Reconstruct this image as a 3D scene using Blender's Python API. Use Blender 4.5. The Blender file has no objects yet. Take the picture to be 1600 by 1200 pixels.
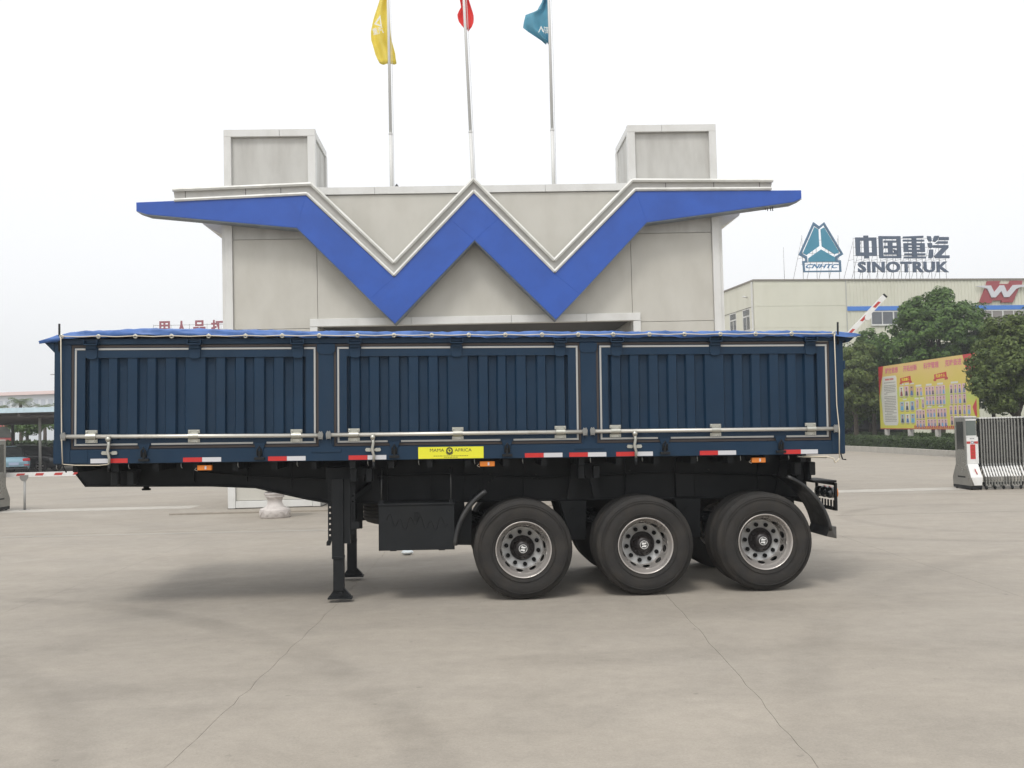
import bpy, bmesh, math, random
import numpy as np
from mathutils import Vector, Matrix
from math import sin, cos, pi, radians
random.seed(7)
rng = np.random.default_rng(7)
S = bpy.context.scene
COL = S.collection

# ------------------------------------------------------------------ camera, sky, sun, exposure
cam_d = bpy.data.cameras.new('camera'); cam = bpy.data.objects.new('camera', cam_d); COL.objects.link(cam)
cam_d.sensor_width = 36; cam_d.lens = 1586.0 / 1600 * 36
cam_d.clip_start = .1; cam_d.clip_end = 3000
cam.matrix_world = Matrix.Translation((0, 0, 1.9016)) @ Matrix.Rotation(pi/2 + .041481, 4, 'X') @ Matrix.Rotation(-.024073, 4, 'Z')
S.camera = cam
SUN_EL, SUN_AZ = radians(58), radians(200)      # azimuth: clockwise from +Y, where the light comes from
W = bpy.data.worlds.new('World'); S.world = W; W.use_nodes = True
nt = W.node_tree; nt.nodes.clear()
sky = nt.nodes.new('ShaderNodeTexSky'); sky.sky_type = 'NISHITA'; sky.sun_disc = False
sky.sun_elevation = SUN_EL; sky.sun_rotation = SUN_AZ; sky.air_density = 1.0; sky.dust_density = 6; sky.ozone_density = 1
hs = nt.nodes.new('ShaderNodeHueSaturation'); hs.inputs['Saturation'].default_value = .15
b1 = nt.nodes.new('ShaderNodeBackground'); b1.inputs['Strength'].default_value = .05
b2 = nt.nodes.new('ShaderNodeBackground'); b2.inputs['Color'].default_value = (.945, .957, .975, 1); b2.inputs['Strength'].default_value = .95
gt = nt.nodes.new('ShaderNodeTexCoord'); gs = nt.nodes.new('ShaderNodeSeparateXYZ'); gr = nt.nodes.new('ShaderNodeMapRange')
gr.inputs[1].default_value = 0; gr.inputs[2].default_value = 1; gr.inputs[3].default_value = .885; gr.inputs[4].default_value = 1.13     # overcast dome, brighter overhead
nt.links.new(gt.outputs['Generated'], gs.inputs[0]); nt.links.new(gs.outputs[2], gr.inputs[0]); nt.links.new(gr.outputs[0], b2.inputs['Strength'])
ad = nt.nodes.new('ShaderNodeAddShader'); wo = nt.nodes.new('ShaderNodeOutputWorld')
nt.links.new(sky.outputs[0], hs.inputs['Color']); nt.links.new(hs.outputs[0], b1.inputs['Color'])
nt.links.new(b1.outputs[0], ad.inputs[0]); nt.links.new(b2.outputs[0], ad.inputs[1]); nt.links.new(ad.outputs[0], wo.inputs['Surface'])
sl = bpy.data.lights.new('sun', 'SUN'); sl.energy = 1.25; sl.angle = radians(13); sl.color = (1, .965, .91)
so = bpy.data.objects.new('sun', sl); COL.objects.link(so)
dsun = Vector((sin(SUN_AZ)*cos(SUN_EL), cos(SUN_AZ)*cos(SUN_EL), sin(SUN_EL)))
so.rotation_euler = dsun.to_track_quat('Z', 'Y').to_euler(); so.location = (0, -20, 30)
S.view_settings.view_transform = 'Standard'; S.view_settings.look = 'None'
S.view_settings.exposure = 0; S.view_settings.gamma = 1; S.view_settings.use_curve_mapping = False
S.cycles.use_denoising = True
S.cycles.max_bounces = 8; S.cycles.caustics_reflective = False; S.cycles.caustics_refractive = False

# ------------------------------------------------------------------ helpers
class MB:
    def __init__(s): s.v = []; s.f = []; s.m = []; s.s = []
    def add(s, vs, fs, mi=0, sm=False):
        o = len(s.v); s.v += [tuple(v) for v in vs]
        for f in fs: s.f.append([i + o for i in f]); s.m.append(mi); s.s.append(sm)
        return s
    def box(s, x0, y0, z0, x1, y1, z1, mi=0):
        x0, x1 = sorted((x0, x1)); y0, y1 = sorted((y0, y1)); z0, z1 = sorted((z0, z1))
        return s.add([(x0,y0,z0),(x1,y0,z0),(x1,y1,z0),(x0,y1,z0),(x0,y0,z1),(x1,y0,z1),(x1,y1,z1),(x0,y1,z1)],
                     [(3,2,1,0),(4,5,6,7),(0,1,5,4),(1,2,6,5),(2,3,7,6),(3,0,4,7)], mi)
    def prism(s, poly, ax, a, b, mi=0, sm=False):
        n = len(poly)
        def P(p, c): return {'x': (c, p[0], p[1]), 'y': (p[0], c, p[1]), 'z': (p[0], p[1], c)}[ax]
        vs = [P(p, a) for p in poly] + [P(p, b) for p in poly]
        fs = [list(range(n)), list(range(2*n-1, n-1, -1))] + [(i, (i+1) % n, n+(i+1) % n, n+i) for i in range(n)]
        return s.add(vs, fs, mi, sm)
    def ring(s, outer, inner, ax, a, b, mi=0):
        n = len(outer)
        def P(p, c): return {'x': (c, p[0], p[1]), 'y': (p[0], c, p[1]), 'z': (p[0], p[1], c)}[ax]
        vs = [P(p, a) for p in outer]+[P(p, a) for p in inner]+[P(p, b) for p in outer]+[P(p, b) for p in inner]
        fs = []
        for i in range(n):
            j = (i+1) % n
            fs += [(i,j,n+j,n+i), (2*n+i,3*n+i,3*n+j,2*n+j), (i,2*n+i,2*n+j,j), (n+i,n+j,3*n+j,3*n+i)]
        return s.add(vs, fs, mi)
    def tube(s, pts, r, n=8, mi=0, sm=True, caps=True):
        pts = [Vector(p) for p in pts]; k = len(pts)
        rs = r if isinstance(r, (list, tuple)) else [r]*k
        vs = []; up = None
        for i, p in enumerate(pts):
            d = (pts[min(i+1, k-1)] - pts[max(i-1, 0)]).normalized()
            if up is None: up = Vector((0,0,1)) if abs(d.z) < .9 else Vector((1,0,0))
            a = d.cross(up)
            if a.length < 1e-5: a = d.cross(Vector((0,1,0)))
            a.normalize(); b = a.cross(d).normalized(); up = b
            for j in range(n):
                t = 2*pi*j/n; vs.append(p + (a*cos(t) + b*sin(t))*rs[i])
        fs = [(i*n+j, i*n+(j+1) % n, (i+1)*n+(j+1) % n, (i+1)*n+j) for i in range(k-1) for j in range(n)]
        s.add(vs, fs, mi, sm)
        if caps: s.add(vs[:n], [list(range(n))], mi); s.add(vs[-n:], [list(range(n))[::-1]], mi)
        return s
    def bar(s, p, q, w, h, mi=0):       # square bar
        p = Vector(p); q = Vector(q); d = (q-p).normalized()
        up = Vector((0,0,1)) if abs(d.z) < .95 else Vector((0,1,0))
        a = d.cross(up).normalized()*w/2; b = a.cross(d).normalized()*h/2
        return s.add([p-a-b,p+a-b,p+a+b,p-a+b,q-a-b,q+a-b,q+a+b,q-a+b],
                     [(3,2,1,0),(4,5,6,7),(0,1,5,4),(1,2,6,5),(2,3,7,6),(3,0,4,7)], mi)
    def lathe(s, prof, n=32, ax='y', mi=0, sm=True, c=(0,0,0), closed=False):
        k = len(prof); vs = []
        for j in range(n):
            t = 2*pi*j/n
            for r, h in prof:
                p = {'y': (r*cos(t), h, r*sin(t)), 'z': (r*cos(t), r*sin(t), h), 'x': (h, r*cos(t), r*sin(t))}[ax]
                vs.append((p[0]+c[0], p[1]+c[1], p[2]+c[2]))
        fs = []
        for j in range(n):
            for i in range(k if closed else k-1):
                fs.append((j*k+i, j*k+(i+1) % k, ((j+1) % n)*k+(i+1) % k, ((j+1) % n)*k+i))
        return s.add(vs, fs, mi, sm)
    def build(s, name, mats, parent=None, loc=None, bev=0, rot=None, recalc=True):
        me = bpy.data.meshes.new(name); me.from_pydata(s.v, [], s.f)
        if not isinstance(mats, (list, tuple)): mats = [mats]
        for m in mats: me.materials.append(m)
        me.polygons.foreach_set('material_index', s.m); me.polygons.foreach_set('use_smooth', s.s)
        if recalc:
            bm = bmesh.new(); bm.from_mesh(me)
            bmesh.ops.remove_doubles(bm, verts=bm.verts, dist=1e-6)
            bmesh.ops.recalc_face_normals(bm, faces=bm.faces); bm.to_mesh(me); bm.free()
        me.update()
        return link(name, me, parent, loc, bev, rot)

def link(name, me, parent=None, loc=None, bev=0, rot=None):
    o = bpy.data.objects.new(name, me); COL.objects.link(o)
    if parent: o.parent = parent
    if loc is not None: o.location = loc
    if rot is not None: o.rotation_euler = rot
    if bev:
        m = o.modifiers.new('Bevel', 'BEVEL'); m.width = bev; m.segments = 1; m.limit_method = 'ANGLE'; m.angle_limit = radians(40)
    return o
def empty(name, loc=(0,0,0), rot=(0,0,0), parent=None):
    o = bpy.data.objects.new(name, None); COL.objects.link(o); o.location = loc; o.rotation_euler = rot
    if parent: o.parent = parent
    o.empty_display_size = .2
    return o
def tag(o, label=None, cat=None, group=None, kind=None):
    if label: o['label'] = label
    if cat: o['category'] = cat
    if group: o['group'] = group
    if kind: o['kind'] = kind
    return o
def copy_tree(o, parent=None):
    c = o.copy(); COL.objects.link(c); c.parent = parent
    for ch in list(o.children): copy_tree(ch, c)
    return c
def dup(o, loc, parent=None, rot=None):
    c = o.copy(); COL.objects.link(c); c.parent = parent if parent else o.parent; c.location = loc
    if rot is not None: c.rotation_euler = rot
    return c
def text_mesh(s, size=1, ext=.01, off=0, sx=1, shear=0, space=1, align='LEFT'):
    cu = bpy.data.curves.new('lettering', 'FONT'); cu.body = s; cu.size = size; cu.extrude = ext; cu.offset = off
    cu.shear = shear; cu.space_character = space; cu.align_x = align; cu.resolution_u = 3
    ob = bpy.data.objects.new('lettering', cu); COL.objects.link(ob)
    dg = bpy.context.evaluated_depsgraph_get(); me = bpy.data.meshes.new_from_object(ob.evaluated_get(dg))
    bpy.data.objects.remove(ob); bpy.data.curves.remove(cu)
    if sx != 1:
        for v in me.vertices: v.co.x *= sx
    return me
def text_obj(name, s, mat, parent, loc, rot=(pi/2, 0, 0), fit=None, **k):
    me = text_mesh(s, **k)
    if fit and len(me.vertices):     # fit=(width,height) : scale the lettering to its measured size
        xs = [v.co.x for v in me.vertices]; ys = [v.co.y for v in me.vertices]
        w, h = max(xs)-min(xs), max(ys)-min(ys)
        x0, y0 = min(xs), min(ys)
        for v in me.vertices: v.co.x = (v.co.x-x0)/w*fit[0]; v.co.y = (v.co.y-y0)/h*fit[1]
    me.materials.clear(); me.materials.append(mat)
    return link(name, me, parent, loc, 0, rot)

# ------------------------------------------------------------------ materials
MATS = {}
def mat(name, col, rough=.6, metal=0, spec=.5, noise=0, nscale=3, nstretch=(1,1,1), dirt=None, dscale=1.2, damt=.4, dstretch=(1,1,1),
        bump=0, bscale=60, coat=0, island=0, dlo=.45, dhi=.75):
    if name in MATS: return MATS[name]
    m = bpy.data.materials.new(name); m.use_nodes = True; t = m.node_tree; N = t.nodes; L = t.links
    b = N['Principled BSDF']; b.inputs['Base Color'].default_value = (*col, 1); b.inputs['Roughness'].default_value = rough
    b.inputs['Metallic'].default_value = metal; b.inputs['Specular IOR Level'].default_value = spec
    if coat: b.inputs['Coat Weight'].default_value = coat; b.inputs['Coat Roughness'].default_value = .1
    tc = N.new('ShaderNodeTexCoord')
    def nz(scale, stretch, det=5):
        mp = N.new('ShaderNodeMapping'); mp.inputs['Scale'].default_value = stretch
        n = N.new('ShaderNodeTexNoise'); n.inputs['Scale'].default_value = scale; n.inputs['Detail'].default_value = det; n.inputs['Roughness'].default_value = .6
        L.new(tc.outputs['Object'], mp.inputs[0]); L.new(mp.outputs[0], n.inputs['Vector']); return n.outputs['Fac']
    cur = None
    if noise:
        r = N.new('ShaderNodeMapRange'); r.inputs[1].default_value = .3; r.inputs[2].default_value = .7
        r.inputs[3].default_value = 1-noise; r.inputs[4].default_value = 1+noise; L.new(nz(nscale, nstretch), r.inputs[0])
        mx = N.new('ShaderNodeVectorMath'); mx.operation = 'SCALE'; mx.inputs[0].default_value = col; L.new(r.outputs[0], mx.inputs['Scale']); cur = mx.outputs[0]
    if island:
        g = N.new('ShaderNodeNewGeometry'); r = N.new('ShaderNodeMapRange'); r.inputs[3].default_value = 1-island; r.inputs[4].default_value = 1+island
        L.new(g.outputs['Random Per Island'], r.inputs[0])
        mx = N.new('ShaderNodeVectorMath'); mx.operation = 'SCALE'; L.new(r.outputs[0], mx.inputs['Scale'])
        if cur: L.new(cur, mx.inputs[0])
        else: mx.inputs[0].default_value = col
        cur = mx.outputs[0]
    if dirt:
        r = N.new('ShaderNodeMapRange'); r.inputs[1].default_value = dlo; r.inputs[2].default_value = dhi; r.inputs[4].default_value = damt; L.new(nz(dscale, dstretch, 7), r.inputs[0])
        mx = N.new('ShaderNodeMix'); mx.data_type = 'RGBA'; L.new(r.outputs[0], mx.inputs[0]); mx.inputs[7].default_value = (*dirt, 1)
        if cur: L.new(cur, mx.inputs[6])
        else: mx.inputs[6].default_value = (*col, 1)
        cur = mx.outputs[2]
        r2 = N.new('ShaderNodeMapRange'); r2.inputs[1].default_value = .3; r2.inputs[2].default_value = .7; r2.inputs[3].default_value = max(rough-.1, .05); r2.inputs[4].default_value = min(rough+.15, 1)
        L.new(nz(dscale*2, dstretch), r2.inputs[0]); L.new(r2.outputs[0], b.inputs['Roughness'])
    if cur: L.new(cur, b.inputs['Base Color'])
    if bump:
        bp = N.new('ShaderNodeBump'); bp.inputs['Strength'].default_value = bump; bp.inputs['Distance'].default_value = .01
        L.new(nz(bscale, (1,1,1)), bp.inputs['Height']); L.new(bp.outputs[0], b.inputs['Normal'])
    MATS[name] = m; return m

navy = mat('navy_paint', (.005,.025,.056), .5, spec=.28, noise=.15, nscale=1.5, dirt=(.018,.038,.066), dscale=2.6, damt=.42, dstretch=(1,1,.45), bump=.55, bscale=2.2)
seal = mat('brown_rubber_seal', (.055,.045,.042), .8)
beading = mat('grey_white_beading', (.40,.40,.385), .5, dirt=(.4,.38,.34), damt=.3)
chassis = mat('chassis_black', (.009,.0105,.012), .55, spec=.25, noise=.25, nscale=2, dirt=(.018,.018,.017), dscale=3, damt=.4)
chrome = mat('zinc_plate', (.50,.50,.45), .32, metal=.8, dirt=(.35,.32,.25), damt=.4, dscale=8)
rodm = mat('galvanised_rod', (.62,.60,.545), .38, metal=.6, dirt=(.28,.24,.18), damt=.5, dscale=14, dstretch=(.3,1,1), dlo=.58, dhi=.72)
tarpm = mat('blue_tarpaulin', (.045,.125,.36), .5, noise=.15, nscale=6, dirt=(.12,.22,.46), dscale=2, damt=.4, bump=.4, bscale=14)
ropem = mat('pale_rope', (.62,.56,.45), .85)
redm = mat('red_reflective', (.52,.022,.02), .35)
whitem = mat('white_reflective', (.58,.58,.60), .35)
yel = mat('yellow_plate', (.74,.72,.03), .45)
ink = mat('black_ink', (.02,.02,.02), .6)
amber = mat('amber_lens', (.72,.20,.01), .2, spec=.8)
rubber = mat('tyre_rubber', (.026,.0245,.023), .8, spec=.3, noise=.15, nscale=7, dirt=(.062,.053,.044), dscale=5, damt=.55, bump=.25, bscale=90)
rimm = mat('silver_rim_paint', (.54,.51,.48), .3, metal=.65, dirt=(.34,.29,.26), dscale=3, damt=.45)
rimd = mat('silver_disc_paint', (.46,.46,.45), .42, metal=.3, dirt=(.3,.27,.24), dscale=7, damt=.35)
hubm = mat('hub_black', (.010,.008,.008), .35, dirt=(.03,.02,.018), dscale=12)
plastic = mat('mudguard_plastic', (.016,.017,.018), .42, dirt=(.09,.085,.078), dscale=5, damt=.4)
panel = mat('cladding_panel_beige', (.52,.505,.455), .5, noise=.04, nscale=.5, dirt=(.31,.29,.24), dscale=1.1, damt=.38, dstretch=(1.1,1,.6), dlo=.42, dhi=.8, bump=.1, bscale=2)
panel2 = mat('cladding_panel_grey', (.515,.51,.48), .5, noise=.05, nscale=.8, dirt=(.26,.245,.22), dscale=1.5, damt=.5, dstretch=(1.5,1,.38), dlo=.4, dhi=.78)
whitetrim = mat('white_aluminium_trim', (.66,.66,.64), .42, dirt=(.45,.44,.40), dscale=2, damt=.45, dstretch=(1,1,.6))
channel = mat('gutter_channel', (.53,.52,.49), .5, noise=.15, nscale=3, dirt=(.24,.22,.19), dscale=3, damt=.5)
gutm = mat('gutter_rail_white', (.70,.70,.665), .45, dirt=(.34,.34,.29), dscale=2.5, damt=.5)
bluef = mat('blue_fascia', (.019,.084,.40), .38, noise=.08, nscale=1.2, dirt=(.016,.062,.30), dscale=1.4, damt=.6)
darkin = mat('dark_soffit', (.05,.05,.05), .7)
joint = mat('joint_dark', (.08,.075,.065), .9)
steel = mat('stainless_steel', (.30,.30,.285), .3, metal=.7, dirt=(.18,.175,.16), dscale=1.2, damt=.4)
darkglass = mat('dark_glass', (.02,.024,.026), .12, spec=.8)
whitep = mat('white_paint', (.72,.72,.70), .45, dirt=(.5,.49,.45), dscale=5, damt=.4)
redp = mat('red_paint', (.45,.045,.04), .45)
marble = mat('grey_marble', (.56,.52,.49), .45, noise=.08, nscale=4, dirt=(.33,.29,.27), dscale=6, damt=.6)
creamw = mat('cream_wall', (.64,.63,.53), .6, noise=.04, nscale=.3, dirt=(.52,.51,.40), dscale=.6, damt=.35, dstretch=(1,1,.3))
stripeb = mat('blue_stripe', (.055,.20,.60), .5)
bark = mat('bark', (.075,.06,.045), .9, noise=.3, nscale=6)

# ------------------------------------------------------------------ ground
def ground_material():
    m = bpy.data.materials.new('worn_concrete'); m.use_nodes = True; t = m.node_tree; N = t.nodes; L = t.links
    b = N['Principled BSDF']; b.inputs['Roughness'].default_value = .78; b.inputs['Specular IOR Level'].default_value = .35
    tc = N.new('ShaderNodeTexCoord')
    def noise(scale, st=(1,1,1), det=6, rough=.6, dist=0):
        mp = N.new('ShaderNodeMapping'); mp.inputs['Scale'].default_value = st; mp.inputs['Rotation'].default_value = (0,0,.07)
        n = N.new('ShaderNodeTexNoise'); n.inputs['Scale'].default_value = scale; n.inputs['Detail'].default_value = det
        n.inputs['Roughness'].default_value = rough; n.inputs['Distortion'].default_value = dist
        L.new(tc.outputs['Object'], mp.inputs[0]); L.new(mp.outputs[0], n.inputs['Vector']); return n.outputs['Fac']
    def rmp(x, a, b_, c, d):
        r = N.new('ShaderNodeMapRange'); r.inputs[1].default_value = a; r.inputs[2].default_value = b_; r.inputs[3].default_value = c; r.inputs[4].default_value = d
        L.new(x, r.inputs[0]); return r.outputs[0]
    def mth(op, a, b_):
        x = N.new('ShaderNodeMath'); x.operation = op
        for i, q in enumerate((a, b_)):
            if q is None: continue
            if isinstance(q, (int, float)): x.inputs[i].default_value = q
            else: L.new(q, x.inputs[i])
        return x.outputs[0]
    f = rmp(noise(.22, (1,1,1), 4), .3, .7, .94, 1.06)
    f = mth('MULTIPLY', f, rmp(noise(1.1, (.75,1.1,1), 9, .72, .6), .3, .7, .89, 1.09))
    f = mth('MULTIPLY', f, rmp(noise(6, (1,1,1), 10, .78), .3, .7, .90, 1.09))
    f = mth('MULTIPLY', f, rmp(noise(55, (1,1,1), 5, .8), .3, .7, .87, 1.12))
    f = mth('MULTIPLY', f, rmp(noise(9, (1,1,1), 3, .5), .70, .76, 1.0, .78))        # small dark stains
    f = mth('MULTIPLY', f, rmp(noise(4.1, (.6,1.3,1), 10, .85), .26, .33, 1.16, 1.0))      # chalky scuffs
    sep = N.new('ShaderNodeSeparateXYZ'); L.new(tc.outputs['Object'], sep.inputs[0])
    for cx, cy, r, w, amt in ((-9.5,3.5,9.3,.22,.10),(-9.7,3.2,7.6,.22,.085),(-8,22.5,10.2,.3,.07),(9.2,19.0,2.9,.2,.09),(8.6,20.2,5.0,.22,.09),
                              (8.6,20.2,6.9,.22,.08),(14,4,10.5,.25,.07),(14,4,12.4,.25,.07),(3,-12,20.5,.3,.06),(3,-12,22.4,.3,.05),(-20,11,16,.4,.05)):
        dx = mth('SUBTRACT', sep.outputs[0], cx); dy = mth('SUBTRACT', sep.outputs[1], cy)
        d = mth('SQRT', mth('ADD', mth('MULTIPLY', dx, dx), mth('MULTIPLY', dy, dy)), None)
        e = mth('ABSOLUTE', mth('SUBTRACT', d, r), None)
        k = rmp(e, w*.4, w, 1, 0); k = mth('MULTIPLY', k, rmp(noise(.5+abs(amt), (1,1,1), 5), .36, .60, .25, 1))
        f = mth('MULTIPLY', f, mth('SUBTRACT', 1, mth('MULTIPLY', k, amt*1.5)))
    g = N.new('ShaderNodeMix'); g.data_type = 'RGBA'; L.new(rmp(noise(.35, (1,1,1), 4), .35, .65, 0, 1), g.inputs[0])
    g.inputs[6].default_value = (.318,.284,.238,1); g.inputs[7].default_value = (.306,.276,.235,1)
    mx = N.new('ShaderNodeVectorMath'); mx.operation = 'SCALE'; L.new(g.outputs[2], mx.inputs[0]); L.new(f, mx.inputs['Scale'])
    L.new(mx.outputs[0], b.inputs['Base Color'])
    bp = N.new('ShaderNodeBump'); bp.inputs['Strength'].default_value = .45; bp.inputs['Distance'].default_value = .005
    L.new(noise(120, (1,1,1), 4), bp.inputs['Height']); L.new(bp.outputs[0], b.inputs['Normal'])
    return m
gmat = ground_material()
g = MB(); g.add([(-900,-300,-.03),(900,-300,-.03),(900,1500,-.03),(-900,1500,-.03)], [(0,1,2,3)])
ground = g.build('ground', mat('joint_filler', (.235,.20,.155), .9, noise=.2, nscale=.2), recalc=False); tag(ground, 'pale worn concrete yard in front of the gatehouse', kind='structure')
# concrete slabs, joints about every 3.6 m (edges shared and slightly ragged)
XS = [-2.0 + 3.63*k for k in range(-8, 10)]
ROWS = [(-7, 5.2, .004), (5.21, 19.95, .0), (19.98, 26.03, .004), (26.97, 44.0, .004)]
EDGE = {}
for k, x in enumerate(XS):
    ys = [-7 + .2*i for i in range(258)]
    EDGE[k] = [(x + .022*(y-10)*(-1 if x < 0 else 1)*.0 + random.gauss(0, .008) + .02*sin(y*.55+k), y) for y in ys]
def edge_at(k, y0, y1, s):
    e = [p for p in EDGE[k] if y0 < p[1] < y1]
    def at(y):
        for a, b in zip(EDGE[k], EDGE[k][1:]):
            if a[1] <= y <= b[1]: return a[0] + (b[0]-a[0])*(y-a[1])/(b[1]-a[1])
        return EDGE[k][-1][0]
    return [(p[0]+s, p[1]) for p in [(at(y0), y0)] + e + [(at(y1), y1)]]
for k in range(len(XS)-1):
    for (y0, y1, _) in ROWS:
        y0_ = -7 if y0 < 0 else y0
        if y0 == 5.21: y0_ = 5.2
        if y0 == -7: y1 = 5.2
        a = edge_at(k, y0_, y1, .0015); b = edge_at(k+1, y0_, y1, -.0015)
        poly = a + b[::-1]
        n = len(poly); m_ = MB()
        m_.add([(p[0], p[1], 0) for p in poly] + [(p[0], p[1], -.028) for p in poly],
               [list(range(n))[::-1]] + [(i, (i+1) % n, n+(i+1) % n, n+i) for i in range(n)])
        m_.build('concrete_slab', gmat, ground)
far = MB(); far.box(-34,44.004,-.028,62,140,0); far.box(-34,-40,-.028,62,-7.004,0)
far.box(-160,-40,-.028,-34.01,140,0); far.box(62.01,-40,-.028,200,140,0); far.box(XS[-1]+.01,-7,-.028,62,44,0); far.box(-34,-7,-.028,XS[0]-.01,44,0)
far.build('yard_surface', gmat, ground)
tr = MB()
for a, b in ((-33,-7.2),(5.6,29)):
    x = a
    while x < b-.1:
        tr.box(x+.004, 26.045, -.028, min(x+2.4, b)-.004, 26.955, .004); x += 2.4
o = tr.build('gate_track', mat('pale_track_concrete', (.42,.395,.35), .75, noise=.1, nscale=3, dirt=(.36,.33,.29), dscale=2, damt=.5)); tag(o, 'pale concrete strip under the sliding gates', kind='structure')
ln = MB(); ln.add([(-33,19.93,.004),(-3.2,19.48,.004),(-3.2,19.54,.004),(-33,20.01,.004)], [(0,1,2,3)])
o = ln.build('painted_line', mat('faded_line_paint', (.46,.44,.40), .8, noise=.1, nscale=9), recalc=False); tag(o, 'faint pale line across the yard', kind='structure')

# ------------------------------------------------------------------ gatehouse (local frame: x along the front, y depth, z up)
gh = empty('gatehouse', (0, 25.187, 0), (0, 0, .041481))
tag(gh, 'beige and white gatehouse with two roof towers and a blue zigzag fascia', 'gatehouse')
CX = -.85
def M_(x): return 2*CX - x          # mirror about the centre line
def part(name, m, p=gh, bev=0, **k):
    return lambda mb: mb.build(name, m, p, bev=bev, **k)
# side blocks and bridge (walls)
for sgn in (0, 1):
    f = (lambda x: x) if sgn == 0 else M_
    w = MB(); w.box(f(-6.98), .06, .2, f(-4.77), 6, 7.6); part('side_block', panel2)(w)
    w = MB(); w.box(f(-7.02), -.03, 0.0, f(-4.72), 6.02, .03, 0); part('base_plinth', joint)(w)
    # facing panels: lower, upper
    w = MB(); w.box(f(-6.815), .0, .21, f(-4.765), .058, 4.395); part('wall_panel', panel, bev=.004)(w)
    w = MB(); w.box(f(-6.815), .0, 4.405, f(-4.765), .058, 6.625); part('wall_panel', panel, bev=.004)(w)
    w = MB(); w.box(f(-6.815), .0, 6.635, f(-4.765), .058, 7.72); part('wall_panel', panel2, bev=.004)(w)
    w = MB(); w.box(f(-7.0), -.07, .03, f(-6.82), .12, 9.22); part('corner_post', whitetrim, bev=.006)(w)
    w = MB(); w.box(f(-7.08), -.02, .6, f(-7.005), .14, 7.2); part('corner_strip', whitetrim)(w)
    w = MB(); w.box(f(-6.815), -.06, .035, f(-4.955), .1, .20); part('bottom_rail', whitetrim, bev=.006)(w)
    w = MB(); w.box(f(-4.95), -.07, .03, f(-4.765), .14, 4.43); part('door_jamb', whitetrim, bev=.006)(w)
    # inner wall of the passage
    w = MB(); w.box(f(-4.765), .145, .03, f(-4.74), 5.98, 4.42); part('passage_wall', panel2)(w)
    # roof tower
    tw = MB(); tw.box(f(-6.82), .03, 7.73, f(-4.93), 2.05, 9.18); tower = part('roof_tower', panel2)(tw)
    for (a, b, y0, y1) in ((-4.94,-4.75,-.07,.13), (-7.0,-6.82,1.9,2.1), (-4.94,-4.75,1.9,2.1)):
        w = MB(); w.box(f(a), y0, 7.74, f(b), y1, 9.22); w.build('tower_post', whitetrim, tower, bev=.005)
    w = MB(); w.box(f(-4.928), .14, 7.74, f(-4.80), 1.89, 9.18); w.build('tower_side_panel', panel2, tower, bev=.003)
    for (a, b) in ((-6.998,-5.63),(-5.622,-4.748)):
        w = MB(); w.box(f(a), -.075, 9.223 if False else 9.19, f(b), .14, 9.37) ; w.build('tower_cap', whitetrim, tower, bev=.006)
    w = MB(); w.box(f(-4.93), .145, 9.20, f(-4.765), 2.09, 9.375); w.build('tower_cap', whitetrim, tower, bev=.006)
    w = MB(); w.box(f(-6.998), 1.93, 9.20, f(-4.935), 2.09, 9.375); w.build('tower_cap', whitetrim, tower, bev=.006)
    w = MB(); w.box(f(-6.998), .145, 9.20, f(-6.84), 1.925, 9.375); w.build('tower_cap', whitetrim, tower, bev=.006)
    # side awning bracket behind the wing
    w = MB(); w.prism([(f(-7.09),6.78),(f(-7.62),7.10),(f(-7.66),7.2),(f(-7.09),7.3)], 'y', .3, 5.6); part('eave_bracket', whitetrim)(w)
    w = MB(); w.box(f(-7.0), 5.9, .2, f(-4.77), 6.03, 7.7); part('rear_wall', panel)(w)
# bridge over the passage
w = MB(); w.box(-4.76, .06, 4.63, M_(-4.76), 6, 7.6); part('bridge_block', panel2)(w)
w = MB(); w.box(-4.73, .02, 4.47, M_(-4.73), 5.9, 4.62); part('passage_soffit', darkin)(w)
seams = [-4.755, -.846, M_(-4.755)]
for a, b in ((-4.755,3.055),):
    w = MB(); w.box(a, -.002, 4.63, b, .058, 7.70); part('wall_panel', panel)(w)
# door lintel in lengths
xs = [-4.95, -2.46, .02, 1.9, 3.25]
for a, b in zip(xs, xs[1:]):
    w = MB(); w.box(a+.003, -.08, 4.435, b-.003, .17, 4.625); part('door_lintel', whitetrim, bev=.006)(w)
# parapet coping in lengths
xs = [-4.76, -3.3, -.85, .95, 3.06]
for a, b in zip(xs, xs[1:]):
    w = MB(); w.box(a+.003, -.05, 7.715, b-.003, .2, 7.90); part('parapet_coping', whitetrim, bev=.006)(w)
w = MB(); w.box(-6.98, .1, 7.6, M_(-6.98), 6, 7.71); part('roof_slab', panel2)(w)
# zigzag gutter: two rails and the channel between, one length per straight run
top = [(-8.13,7.80),(-4.80,7.90),(-2.83,5.94),(-.845,7.96),(1.09,5.93),(3.07,7.88),(6.58,7.82)]
bot = [(-8.09,7.50),(-4.90,7.61),(-2.83,5.58),(-.845,7.62),(1.09,5.60),(3.13,7.60),(6.53,7.57)]
for i in range(6):
    (a, b), (c, d) = (top[i], top[i+1]), (bot[i], bot[i+1])
    w = MB(); w.prism([a, b, d, c], 'y', -.44, -.10); part('gutter_channel', channel)(w)
    w = MB(); w.tube([(a[0], -.50, a[1]-.02), (b[0], -.50, b[1]-.02)], .046, 6, sm=False); part('gutter_rail', gutm)(w)
    w = MB(); w.tube([(c[0], -.51, c[1]+.03), (d[0], -.51, d[1]+.03)], .042, 6, sm=False); part('gutter_rail', gutm)(w)
for x in (-7.85,-6.4,-5.55,5.1,6.25,3.9):      # dark lap joints of the channel
    w = MB(); w.box(x, -.443, 7.60, x+.015, -.435, 7.80); part('lap_joint', joint)(w)
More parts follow.
